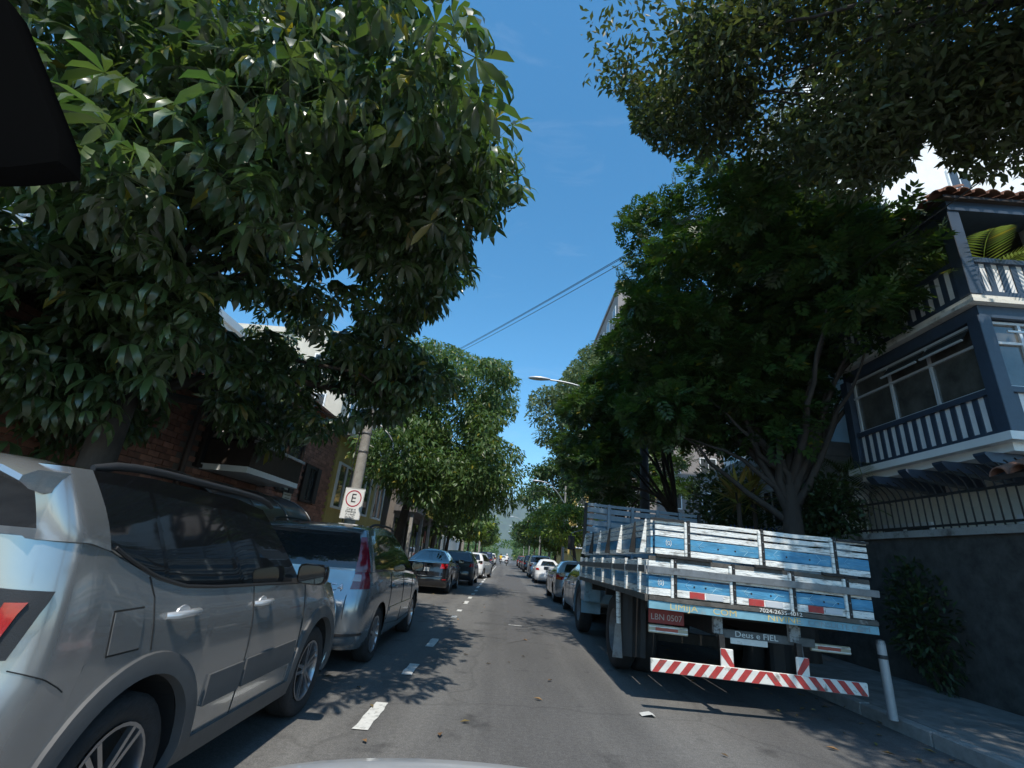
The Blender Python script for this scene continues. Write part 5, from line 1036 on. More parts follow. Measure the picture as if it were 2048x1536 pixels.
def t_leaf(w=0.36, fold=0.10, droop=0.12):
    """single folded leaf, length 1 along y: two quads either side of the midrib"""
    v = np.array([(0,0,0), (-w/2,0.45,fold-droop*0.3), (0,1,-droop), (w/2,0.45,fold-droop*0.3), (0,0.48,-droop*0.25)]); f = np.array([(0,4,2,1), (0,3,2,4)]); return v, f
def t_spray(pairs=6, w=0.30, ll=0.34, droop=0.10, flat=0.05):
    """compound leaf: leaflets in pairs along a rachis of length 1"""
    lv, lf = t_leaf(w, 0.06, 0.08); V, F = [], []
    for i in range(pairs):
        s = 0.12+0.82*i/(pairs-1); L_ = ll*(0.75+0.5*math.sin(math.pi*(0.15+0.75*i/(pairs-1))))
        for sg in (-1, 1):
            a = sg*R(62-18*i/pairs); q = lv*L_; q = np.stack([q[:,0]*math.cos(a)+q[:,1]*math.sin(a), -q[:,0]*math.sin(a)+q[:,1]*math.cos(a), q[:,2]], -1)+np.array([0, s, -droop*s*s+random.uniform(-flat, flat)]); F.append(lf+sum(len(x) for x in V)); V.append(q)
    q = lv*ll*0.8+np.array([0,0.95,-droop]); F.append(lf+sum(len(x) for x in V)); V.append(q); return np.concatenate(V), np.concatenate(F)
def t_palmate(n=7, L_=1.0, w=0.30, droop=0.9, seed=0, pet=0.9):
    """palmate leaf: n drooping leaflets from the tip of a petiole that starts at the origin and runs along y"""
    rg = np.random.default_rng(seed); V, F = [], []; c = np.array([0, pet, 0.0]); k = 0
    r_ = 0.018; pv = np.array([(-r_,0,0),(r_,0,0),(r_*0.8,pet,0.01),(-r_*0.8,pet,0.01)]); V.append(pv); F.append(np.array([(0,1,2,3)])); k = 4
    for i in range(n):
        a = -2.2+4.4*i/(n-1)+rg.uniform(-.12,.12); ll = L_*(0.72+0.32*math.cos(a*0.62))*rg.uniform(0.88,1.1); d = np.array([math.sin(a), math.cos(a), 0]); s_ = np.array([math.cos(a), -math.sin(a), 0]); dr = droop*rg.uniform(0.75,1.25)
        prev = None; rows = []
        for t, ww in ((0.0,0.04),(0.36,0.90),(0.74,0.86),(1.0,0.03)):
            ang = dr*t*1.05; p = c+d*ll*(math.sin(ang)/max(dr*1.05, 1e-3) if dr > 0.02 else t)+np.array([0,0,-1])*ll*((1-math.cos(ang))/max(dr*1.05,1e-3)); p[2] += 0.03; h = ww*w*ll/2
            rows.append((p-s_*h+np.array([0,0,0.18*h]), p-np.array([0,0,0.06*h]), p+s_*h+np.array([0,0,0.18*h])))
        V.append(np.array(rows).reshape(-1,3))
        F.append(np.array([(k+3*j+a_, k+3*j+a_+1, k+3*j+a_+4, k+3*j+a_+3) for j in range(3) for a_ in (0,1)])); k += 12
    return np.concatenate(V), np.concatenate(F)
SEEDS = iter(range(100, 999))
def clumps(ells, n, rmin, rmax, poly=None, rej=None, shell=0.45, zflat=0.75):
    """clump centres inside a union of ellipsoids (list of centre, radii, weight), kept inside the crown outline"""
    global rng; rng = np.random.default_rng(next(SEEDS))
    wt = np.array([e[2] if len(e) > 2 else e[1][0]*e[1][1]*e[1][2] for e in ells], float); wt /= wt.sum(); C, Q = [], []
    tries = 0
    while len(C) < n and tries < n*40:
        tries += 1; e = ells[rng.choice(len(ells), p=wt)]; d = unit(rng.normal(size=3)); r_ = shell+(1-shell)*rng.random()**0.7; p = np.array(e[0])+d*np.array(e[1])*r_; q = rng.uniform(rmin, rmax)
        if rej is not None and rej(p): continue
        if poly is not None:
            pp, dd = proj(p[None]);
            if dd[0] > 0.3:
                if not inpoly(pp, poly)[0]: continue
        C.append(p); Q.append(np.array([q, q, q*zflat])*rng.uniform(0.85,1.15,3))
    return np.array(C), np.array(Q)
def fill(C, Q, per, poly=None, margin=0.0, rej=None, out=0.42):
    n = len(C)*per; i = np.repeat(np.arange(len(C)), per); d = unit(rng.normal(size=(n,3))); r_ = rng.random(n)**out; pos = C[i]+d*Q[i]*r_[:,None]
    keep = np.ones(n, bool)
    if poly is not None:
        pp, dd = proj(pos); keep &= ~((dd > 0.3) & ~inpoly(pp, poly))
    if rej is not None: keep &= np.array([not rej(p) for p in pos])
    return pos[keep], d[keep], i[keep]
def limb_tubes(root, base_pts, base_r, C, nl, m, r0=0.09, name='limb', fork=0.55):
    """limbs: curved tapered tubes from the upper trunk to some of the clump centres (coordinates local to root)"""
    o = Vector(root.location); T = [Vector(p) for p in base_pts]; MB().tube(T, base_r, 12).build('trunk', m, root, smooth=60)
    idx = rng.choice(len(C), size=min(nl, len(C)), replace=False); ends = []
    for k in idx:
        e = Vector(C[k])-o; e = T[-1].lerp(e, 0.82); s = T[-1] if rng.random() < 0.6 else T[-2].lerp(T[-1], rng.random()); mid = s.lerp(e, 0.5)+Vector(rng.normal(size=3)*0.12*(e-s).length)+Vector((0,0,0.10*(e-s).length)); pts = [s.lerp(mid, t).lerp(mid.lerp(e, t), t) for t in np.linspace(0, 1, 8)]
        pts = [p+Vector(rng.normal(size=3)*0.02*(e-s).length*(0 if i in (0,) else 1)*0.5) for i, p in enumerate(pts)]
        l = (e-s).length; rr = min(r0, 0.018*l+0.02); MB().tube(pts, [rr*(1-0.85*i/7) for i in range(8)], 7).build(name, m, root, smooth=60); ends.append(pts)
    return ends
M_bark = mat('bark', (0.055,0.042,0.033), 0.9, var=0.35, vscale=9, bump=0.6, bscale=16, stretch=(1,1,0.35)); M_bark_d = mat('dark_bark', (0.045,0.036,0.03), 0.9, var=0.35, vscale=9, bump=0.6, bscale=16, stretch=(1,1,0.35))
def tree(label, base, trunk, tr, ells, nclump, rr, per, tmpl, size, m_leaf, poly=None, rej=None, mode='out', nl=14, r0=0.09, m_bark=None, zflat=0.7, shell=0.45, group='street trees', droop=0.35, upn=0.8, spread=0.55, name='street_tree'):
    root = thing(name, label, 'tree', base, group=group); C, Q = clumps(ells, nclump, rr[0], rr[1], poly, rej, shell, zflat)
    limb_tubes(root, trunk, tr, C, nl, m_bark or M_bark, r0)
    pos, d, i = fill(C, Q, per, poly, rej=rej); n = len(pos); tv, tf = tmpl
    ax = unit(d*np.array([1,1,0.6])+rng.normal(size=(n,3))*spread+np.array([0,0,-droop])); up = unit(rng.normal(size=(n,3))*0.45+np.array([0,0,upn])+d*0.4)
    rot = basis(ax, up); sc = rng.uniform(size[0], size[1], n); V, F = scatter(tv, tf, pos-ax*sc[:,None]*0.3, rot, sc); V = V-np.array(base)
    o = link('crown', np_mesh('crown', V, F), root, m_leaf); o['kind'] = 'stuff'; return root, C, Q
LM1 = leaf_mat('broad_leaf', (0.058,0.094,0.034), (0.13,0.23,0.035), 0.34, 0.24, 0.42, 0.85); LM2 = leaf_mat('pinnate_leaf', (0.034,0.070,0.014), (0.10,0.20,0.018), 0.42, 0.20, 0.32, 0.4); LM3 = leaf_mat('fresh_leaf', (0.070,0.120,0.034), (0.15,0.26,0.04), 0.40, 0.32, 0.35, 0.45)
LM4 = leaf_mat('olive_leaf', (0.052,0.062,0.024), (0.11,0.15,0.03), 0.45, 0.28, 0.35, 0.35); LM5 = leaf_mat('grey_green_leaf', (0.095,0.135,0.065), (0.15,0.22,0.06), 0.5, 0.30, 0.30, 0.35); LM6 = leaf_mat('bright_leaf', (0.10,0.155,0.022), (0.22,0.32,0.03), 0.45, 0.38, 0.30, 0.4)
# --- big-leaved tree on the left pavement, overhanging the cars
T1P = [(-90000,-90000),(955,-90000),(985,60),(1000,130),(1060,140),(1105,105),(1135,195),(1065,240),(1062,290),(1048,400),(1012,432),(945,490),(948,552),(893,604),(862,640),(800,662),(852,700),(915,745),(912,780),(880,800),(822,800),(800,850),(740,840),(640,872),(560,905),(480,892),(425,860),(408,762),(345,730),(325,850),(285,870),(150,905),(60,925),(-90000,960)]
SD = np.array(sd); KEEP = [np.array((-3.93,12.15,2.35)), np.array((-3.98,12.3,3.4))]
def sunlit(p):
    '''gaps in the crown through which the sun reaches the sign and its pole'''
    for q in KEEP:
        v = p-q; t = v@SD
        if t > 0 and np.linalg.norm(v-SD*t) < 0.62: return True
    return False
HOLES = ((60,610,52),(470,625,38),(388,742,26),(620,690,26),(560,650,18),(655,805,30),(690,640,28),(345,250,20),(40,420,30),(130,505,22))   # gaps in the crown where light shows through
def gap(p):
    pp, dd = proj(p[None]); x, y = pp[0]
    return dd[0] > 0.3 and any((x-a)**2+(y-b)**2 < r*r for a, b, r in HOLES)
def rej1(p): return p[2] < 2.15 or (p[1] < 4.4 and p[2] < 2.9) or (p[0] > -3.7 and p[2] < 2.6 and p[1] < 6) or math.hypot(p[0], p[1]) < 1.9 or sunlit(p) or gap(p)
ells1 = [((-4.9,8.0,6.6),(4.4,4.2,3.6),5), ((-3.0,4.9,5.6),(2.8,1.9,2.0),2.2), ((-4.8,4.2,4.9),(2.4,1.6,2.0),1.6), ((-3.4,9.4,4.2),(2.4,2.4,1.3),1.6), ((-5.6,6.4,3.3),(1.8,2.0,1.0),1.6), ((-6.0,5.3,3.7),(1.2,1.0,1.2),2.0), ((-1.2,7.0,6.6),(1.3,2.4,2.0),1.6), ((-1.6,8.2,4.6),(1.2,1.8,1.0),0.8), ((-2.0,3.6,5.6),(1.9,1.3,1.3),1.0), ((-4.6,4.0,6.3),(2.2,1.5,1.2),1.3)]
root1 = thing('street_tree', 'broad palmate-leaved tree on the left pavement, its crown hanging over the parked silver SUV', 'tree', (-5.35,6.1,0.1), group='street trees')
C1, Q1 = clumps(ells1, 440, 0.38, 0.72, T1P, rej1, 0.30, 0.8)
limb_tubes(root1, [(0,0,0),(0.0,0.0,1.4),(-0.03,0.02,2.8),(-0.05,0.0,3.9)], [0.26,0.21,0.19,0.16], C1, 13, M_bark, 0.09)
limb_pts = [Vector((-0.04,0.0,3.5)), Vector((0.25,-0.05,4.35)), Vector((0.8,-0.1,5.1)), Vector((1.5,-0.1,5.8)), Vector((2.3,0.1,6.5))]; MB().tube(limb_pts, [0.13,0.12,0.095,0.07,0.03], 9).build('limb', M_bark, root1, smooth=60)
MB().tube([(-0.03,0.1,3.0),(0.6,0.9,3.6),(1.4,1.8,3.95),(2.2,2.8,4.1),(2.8,3.4,4.5)], [0.09,0.08,0.065,0.05,0.02], 9).build('limb', M_bark, root1, smooth=60)
tw, td, ti = fill(C1, Q1, 3, T1P, rej=rej1)
tm7 = [t_palmate(7, 1.25, 0.225, dr, s) for s, dr in enumerate((1.3, 1.65, 2.0, 2.3))]
pos, ax, up = [], [], []
for k in range(len(tw)):
    nl_ = rng.integers(4, 7); a0 = rng.random()*6.28
    for j in range(nl_):
        a = a0+6.283*j/nl_+rng.normal()*0.3; dvec = np.array([math.cos(a), math.sin(a), 0.25+rng.normal()*0.25]); ax.append(unit(dvec+td[k]*0.5)); pos.append(tw[k]+rng.normal(size=3)*0.05); up.append(unit(np.array([0,0,1.0])+rng.normal(size=3)*0.25))
pos, ax, up = np.array(pos), np.array(ax), np.array(up); sc = 0.17+0.17*rng.random(len(pos))**0.7; rot = basis(ax, up); tip = pos+ax*sc[:,None]*1.2
pp, dd = proj(tip); ok = ~((dd > 0.3) & ~inpoly(pp, T1P)) & ~np.array([gap(t) for t in tip]); pos, rot, sc, tip, pp, dd = pos[ok], rot[ok], sc[ok], tip[ok], pp[ok], dd[ok]
typ = rng.integers(0, 4, len(pos)); inview = (dd > 0.3) & (pp[:,0] > -20) & (pp[:,0] < 2068) & (pp[:,1] > -20) & (pp[:,1] < 1100)
order = np.argsort(np.where(inview, np.linalg.norm(tip-np.array([0,0,CH]), axis=1)/sc, 1e9))[:300]; near = np.zeros(len(pos), bool); near[order] = True
lme = []
for t in range(4): me_ = np_mesh('leaf', *tm7[t], smooth=True); me_.materials.append(LM1); lme.append(me_)
ob = np.array(root1.location)
for k in order:
    o = link('leaf', lme[typ[k]], root1); p = pos[k]-ob; r_ = rot[k]*sc[k]; o.matrix_basis = Matrix(((*r_[0],p[0]),(*r_[1],p[1]),(*r_[2],p[2]),(0,0,0,1)))
VV, FF, b0 = [], [], 0
for t in range(4):
    s_ = (typ == t) & ~near; V, F = scatter(tm7[t][0], tm7[t][1], pos[s_]-ob, rot[s_], sc[s_]); VV.append(V); FF.append(F+b0); b0 += len(V)
o = link('crown', np_mesh('crown', np.concatenate(VV), np.concatenate(FF), smooth=True), root1, LM1); o['kind'] = 'stuff'
print('T1 leaves', len(pos), 'near', near.sum())
# inner foliage of the same crown: smaller leaves that close it up
pos, d, i = fill(C1, Q1*0.62, 38, T1P, rej=rej1, out=0.6); n = len(pos); a_ = unit(d+rng.normal(size=(n,3))*0.6+np.array([0,0,-0.6])); V, F = scatter(*t_leaf(0.36,0.10,0.25), pos, basis(a_, unit(rng.normal(size=(n,3))+np.array([0,0,0.8]))), rng.uniform(0.13,0.22,n))
o = link('inner_foliage', np_mesh('inner_foliage', V-ob, F), root1, LM1); o['kind'] = 'stuff'
# --- tall tree over the right pavement
R1P = [(1165,-90000),(1160,10),(1150,45),(1175,100),(1160,170),(1210,185),(1255,205),(1268,262),(1300,285),(1335,318),(1450,335),(1560,365),(1640,412),(1735,402),(1825,335),(1850,262),(1895,340),(1965,372),(2060,385),(90000,600),(90000,-90000)]
def litface(p):
    '''opening in the crown that lets the sun onto the upper balcony and the white wall beside it'''
    t = (6.3-p[1])/-SD[1]; return t > 0 and 6.7 < p[0]-SD[0]*t < 11.5 and 5.3 < p[2]-SD[2]*t < 9.8
rejR1 = lambda p: litface(p) or (p[0] > 7.2 and p[1] > 4.2) or (p[1] < 3.4 and p[0] < 3.5+0.25*(3.4-p[1])*0) or p[2] < 6.0  # crown left open out of view so the truck's left rear stays sunlit
tree('tall small-leaved tree arching high over the right pavement and the truck', (7.9,1.2,0.1), [(0,0,0),(-0.1,0.1,2.5),(-0.25,0.3,5.0),(-0.5,0.8,7.0)], [0.30,0.24,0.20,0.16],
  [((5.2,5.2,9.6),(4.4,3.4,1.9),4), ((7.2,3.0,8.6),(3.6,3.6,1.9),3), ((2.3,6.4,9.7),(1.7,1.8,1.2),1.3), ((6.2,-0.8,8.6),(3.0,3.2,1.5),2.4), ((4.9,1.2,8.6),(1.5,2.0,1.1),1.5), ((5.4,5.0,7.6),(1.9,1.5,1.1),0.9), ((6.2,4.0,7.6),(2.2,1.6,1.2),0.9)], 520, (0.45,0.85), 138, t_leaf(0.38,0.08,0.15), (0.12,0.19), LM4, R1P, rejR1, nl=60, r0=0.06, m_bark=M_bark_d, zflat=0.6, shell=0.15, droop=0.25, spread=0.8)  # lobes behind and above the view are added to shade truck and pavement
# --- layered green tree behind the truck
R2P = [(1228,438),(1245,380),(1300,345),(1400,318),(1500,322),(1640,380),(1760,410),(1860,398),(1908,440),(1900,520),(1840,600),(1800,650),(1745,690),(1705,735),(1650,755),(1665,800),(1625,850),(1610,895),(1560,890),(1500,915),(1420,940),(1340,900),(1262,870),(1240,790),(1265,720),(1195,690),(1245,640),(1262,590),(1228,575),(1256,520)]
tree('layered feathery-leaved tree behind the stake truck', (5.45,9.3,0.1), [(0,0,0),(0.02,0.02,1.3),(0.05,0.05,2.3),(0.1,0.1,3.1)], [0.22,0.19,0.18,0.13],
  [((5.4,10.8,9.0),(3.4,2.8,2.9),4), ((4.2,10.6,6.6),(2.6,2.3,1.7),2.5), ((7.6,10.0,7.4),(2.2,1.8,1.9),2), ((5.2,9.9,5.0),(2.7,1.8,1.0),2.2), ((6.3,7.5,7.0),(1.3,1.2,1.7),1.0), ((5.6,7.8,8.7),(1.9,1.5,1.6),1.2)], 270, (0.5,0.9), 56, t_spray(5,0.44,0.40,0.14), (0.26,0.43), LM2, R2P, None, nl=22, r0=0.085, m_bark=M_bark_d, zflat=0.42, shell=0.35, droop=0.12, upn=1.1, spread=0.45)
# --- further trees on the right
R3Q = [(1150,790),(1190,735),(1260,700),(1350,720),(1400,800),(1335,840),(1270,845),(1262,1000),(1170,1012),(1150,975),(1120,930),(1085,895),(1092,860),(1125,850),(1110,800)]
tree('low-branched green tree on the pavement between truck cab and street lamp', (5.3,14.7,0.1), [(0,0,0),(0,0,1.2),(-0.1,0,2.2),(-0.2,0,3.0)], [0.17,0.15,0.13,0.10], [((3.7,14.6,6.4),(2.4,2.0,1.9),3), ((3.2,14.4,4.3),(1.9,1.8,1.1),1.6)], 95, (0.5,0.85), 46, t_spray(5,0.44,0.40,0.12), (0.27,0.42), LM2, R3Q, nl=12, r0=0.06, m_bark=M_bark_d, zflat=0.38, shell=0.35, droop=0.1, upn=1.1, spread=0.45)
R3P = [(1150,790),(1190,735),(1260,700),(1450,750),(1490,880),(1470,960),(1380,985),(1300,1008),(1170,1012),(1150,975),(1120,930),(1085,895),(1092,860),(1125,850),(1110,800)]
tree('layered green tree rising behind the tall street lamp pole', (5.6,23.2,0.1), [(0,0,0),(0,0,1.5),(-0.1,0,2.6),(-0.15,0,3.6)], [0.2,0.17,0.15,0.12], [((5.4,23.2,8.2),(4.0,2.8,2.9),3), ((5.2,22.8,5.2),(3.2,2.4,1.5),1.4)], 110, (0.6,1.0), 44, t_spray(5,0.42,0.38,0.12), (0.36,0.54), LM2, R3P, nl=16, r0=0.08, m_bark=M_bark_d, zflat=0.38, shell=0.4, droop=0.1, upn=1.1, spread=0.45)
R4P = [(1046,850),(1058,790),(1085,770),(1110,772),(1132,740),(1155,705),(1195,676),(1240,668),(1300,690),(1310,800),(1200,905),(1095,908),(1040,870)]
tree('tall grey-green tree behind the street lamp arm', (5.4,32,0.1), [(0,0,0),(0,0,3),(0.1,0,5.2),(0.1,0,7)], [0.24,0.2,0.17,0.13], [((5.2,32,12.2),(4.2,3.6,4.4),3)], 130, (0.8,1.4), 150, t_leaf(0.42,0.08,0.15), (0.24,0.36), LM5, R4P, nl=10, zflat=0.7)
tree('low bright green tree over the cars beyond the silver sedan', (4.9,35,0.1), [(0,0,0),(0,0,1.4),(-0.1,0,2.2),(-0.1,0,2.8)], [0.15,0.13,0.11,0.09], [((4.3,35,3.9),(2.5,2.8,1.5),2)], 60, (0.6,0.95), 90, t_leaf(0.42,0.08,0.15), (0.20,0.32), LM6, None, nl=10, zflat=0.5)
L2P = [(640,960),(652,900),(700,872),(770,850),(790,668),(850,672),(905,690),(955,712),(1022,722),(1026,752),(1048,758),(1042,800),(1030,842),(990,868),(1052,902),(1042,935),(1072,962),(1088,990),(1062,1030),(1000,1042),(950,1046),(880,1050),(780,1040),(720,1030),(655,1000)]
tree('leafy green tree arching from the left pavement over the lane', (-4.5,20.0,0.1), [(0,0,0),(0.1,0,1.5),(0.25,0,2.8),(0.5,-0.1,4.0)], [0.22,0.19,0.17,0.14], [((-2.9,19.5,7.6),(3.1,3.2,2.8),3.5), ((-1.7,18.6,4.9),(2.3,2.8,1.9),2.2), ((-4.3,17.0,5.0),(1.5,2.2,2.0),1.2), ((-2.5,18.4,3.7),(2.7,2.4,1.0),1.7)], 220, (0.6,1.0), 190, t_leaf(0.36,0.09,0.30), (0.16,0.26), LM3, L2P, nl=20, zflat=0.75, droop=0.7)
spec_far = [('left', -4.9, 33.0, 4.6, 2.6, LM3), ('left', -5.0, 42.0, 4.2, 2.4, LM3), ('left', -4.9, 53.0, 4.4, 2.6, LM6), ('left', -5.0, 66.0, 5.0, 2.9, LM3), ('left', -5.0, 82.0, 5.2, 3.0, LM3), ('left', -5.0, 104.0, 5.5, 3.2, LM6), ('right', 5.4, 47.0, 8.5, 3.4, LM2), ('right', 5.3, 60.0, 8.0, 3.8, LM3), ('right', 5.2, 52.0, 3.9, 2.3, LM6), ('right', 5.2, 74.0, 5.8, 3.0, LM2), ('right', 5.2, 90.0, 6.0, 3.2, LM2), ('right', 5.2, 112.0, 6.0, 3.4, LM3)]
where = {('left',0):'beyond the leafy tree arching over the lane', ('left',1):'past the first far utility pole', ('left',2):'with yellow-green crown', ('left',3):'near the maroon car', ('left',4):'before the white block', ('left',5):'at the end of the row', ('right',6):'tall behind the low bright tree', ('right',7):'tall and spreading by the yellow block', ('right',8):'low and bright green', ('right',9):'dark green behind the parked cars', ('right',10):'dark green farther on', ('right',11):'closing the row'}
for k, (sd_, x, y, z, r_, lm) in enumerate(spec_far):
    tree('round street tree on the %s pavement %s' % (('lane-line side' if sd_ == 'left' else 'truck side'), where[(sd_, k)]), (x, y, 0.1), [(0,0,0),(0,0,z*0.3),(0.05,0,z*0.5),(0.05,0,z*0.7)], [0.17,0.15,0.13,0.10], [((x*0.86, y, z), (r_, r_, r_*0.72), 2)], 46, (0.22*r_,0.40*r_), 75, t_leaf(0.45,0.08,0.15), (0.24+0.002*y, 0.36+0.003*y), lm, None, nl=8, zflat=0.65, group='distant street trees')
# distant treeline closing the street, one mass
pos = rng.uniform((-60,150,0.3), (60,230,7.5), (26000,3)); hgt = 6.0+2.0*np.sin(pos[:,0]*0.23)+1.2*np.sin(pos[:,0]*0.7+pos[:,1]*0.1); keep = (pos[:,2] < hgt) & ~((np.abs(pos[:,0]) < 3.2) & (pos[:,2] < 5)); pos = pos[keep]; n = len(pos)
V, F = scatter(*t_leaf(0.6), pos, basis(unit(rng.normal(size=(n,3))), unit(rng.normal(size=(n,3))+np.array([0,0,1]))), rng.uniform(0.8,1.4,n)); o = link('treeline', np_mesh('treeline', V, F), None, LM3); tag(o, 'far treeline closing the end of the street', 'treeline', kind='stuff')
# --- palms, spiky plants, shrubs behind the garden wall
def frond(L_=1.4, n=22, arch=1.1, ll=0.32, vee=0.5):
    V, F = [], []; k = 0; pts = []
    for i in range(n+1):
        t = i/n; a = R(62)-arch*1.6*t; pts.append((pts[-1]+np.array([0, math.cos(a), math.sin(a)])*L_/n) if pts else np.zeros(3))
    for i in range(2, n+1):
        t = i/n; p = pts[i]; tang = unit(pts[i]-pts[i-1]); l = ll*(0.5+math.sin(math.pi*min(1, t*0.9+0.1))*0.9)
        for sg in (-1, 1):
            d = unit(np.array([sg*0.85, 0, -0.25*vee])+tang*0.6); w = unit(np.cross(d, np.array([0,0,1.0])))*0.014*L_; V += [p, p+d*l*0.5+w, p+d*l, p+d*l*0.5-w]; F.append((k, k+1, k+2, k+3)); k += 4
        q = np.array([0.006,0,0]); V += [pts[i-1]-q, pts[i-1]+q, p+q, p-q]; F.append((k, k+1, k+2, k+3)); k += 4
    return np.array(V), np.array(F)
LMp = leaf_mat('palm_leaf', (0.075,0.12,0.03), (0.2,0.28,0.04), 0.4, 0.3, 0.3); LMd = leaf_mat('yellow_spike_leaf', (0.36,0.31,0.08), (0.45,0.40,0.08), 0.45, 0.35, 0.4, 0.4, 0.04); LMs = leaf_mat('shrub_leaf', (0.03,0.055,0.018), (0.08,0.13,0.02), 0.45, 0.25, 0.4)
fr_me = np_mesh('frond', *frond()); fr_me.materials.append(LMp)
def palm(label, loc, n=11, s=1.0, stem=0.6, tilt=0.35):
    t = thing('palm', label, 'palm', loc, group='palms by the balcony house'); MB().tube([(0,0,0),(0.02,0,stem*0.5),(0,0.02,stem)], [0.07,0.06,0.05], 9).build('stem', M_bark, t, smooth=60)
    for i in range(n):
        o = link('frond', fr_me, t); o.location = (0,0,stem); o.rotation_euler = (random.uniform(-tilt, tilt*1.1), random.uniform(-.15,.15), 6.283*i/n+random.uniform(-.25,.25)); o.scale = [s*random.uniform(0.8,1.15)]*3
    return t
pq = at_y(1690, 960, 9.9); palm('green palm in the garden behind the iron railing', (pq.x,pq.y,pq.z-0.5), 12, 1.0, 0.5); palm('small arching palm beside the feathery-leaved tree trunk', (6.6,9.9,1.6), 10, 0.95, 1.0); palm('yellow-green palm in a pot on the upper balcony', (7.75,6.75,5.87), 10, 0.85, 0.5, 0.25); palm('leafy palm at the north end of the upper balcony', (7.7,8.4,5.87), 9, 0.8, 0.5, 0.25)
sv, sf = t_leaf(0.11, 0.02, 0.22)
def spiky(label, loc, n=46, L_=0.75, m=None):
    t = thing('spiky_plant', label, 'plant', loc, group='spiky plants by the garden wall'); pr = []
    MB().tube([(0,0,0),(0,0,1.0)], 0.05, 8).build('stem', M_bark, t)
    for zc in (1.0, 0.75):
        a = rng.random(n)*6.283; e = rng.uniform(-0.25, 1.3, n); axs = np.stack([np.cos(a)*np.cos(e), np.sin(a)*np.cos(e), np.sin(e)], -1); V, F = scatter(sv, sf, np.tile((0,0,zc), (n,1)).astype(float), basis(axs, unit(np.tile((0,0,1.0), (n,1))+rng.normal(size=(n,3))*0.1)), rng.uniform(0.7,1.1,n)*L_); o = link('leaf_rosette', np_mesh('leaf_rosette', V, F), t, m or LMd); o['kind'] = 'stuff'
p_ = at_y(1475, 985, 10.2); spiky('yellow spiky-leaved plant showing above the truck load', (p_.x, p_.y, p_.z-1.0)); p_ = at_y(1505, 978, 10.6); spiky('orange-tinged spiky-leaved plant next to the feathery-leaved tree', (p_.x, p_.y, p_.z-1.0), 40, 0.7)
def shrub(label, ell, n, sz, lm, name='shrub', group='shrubs by the garden wall', kind=None):
    t = thing(name, label, 'shrub', (ell[0][0], ell[0][1], ell[0][2]-ell[1][2]), group=group); d = unit(rng.normal(size=(n,3))); pos = np.array(ell[0])+d*np.array(ell[1])*(rng.random(n)**0.4)[:,None]; pos[:,2] += 0.12*np.sin(pos[:,1]*5)
    V, F = scatter(*t_leaf(0.42), pos, basis(unit(d+rng.normal(size=(n,3))*0.7), unit(rng.normal(size=(n,3))*0.5+np.array([0,0,1]))), rng.uniform(sz[0], sz[1], n)); o = link('foliage', np_mesh('foliage', V-np.array(t.location), F), t, lm); o['kind'] = 'stuff'; MB().tube([(0,0,0),(0,0,ell[1][2])], [0.04,0.02], 7).build('stem', M_bark_d, t)
shrub('dark shrub spilling over the garden wall by the tree trunk', ((6.2,9.6,2.7),(0.55,1.1,0.75)), 2600, (0.10,0.17), LMs); shrub('dark climbing shrub on the garden wall behind the truck tailgate', ((6.25,7.6,1.0),(0.35,0.6,0.85)), 1500, (0.08,0.14), LMs); shrub('green shrub behind the truck near the annex', ((5.9,12.6,2.3),(0.9,1.2,1.5)), 2600, (0.12,0.2), LM2); shrub('grey-green shrub beside the low annex wall', ((6.4,14.4,3.2),(1.0,1.3,1.6)), 2400, (0.14,0.22), LM5)
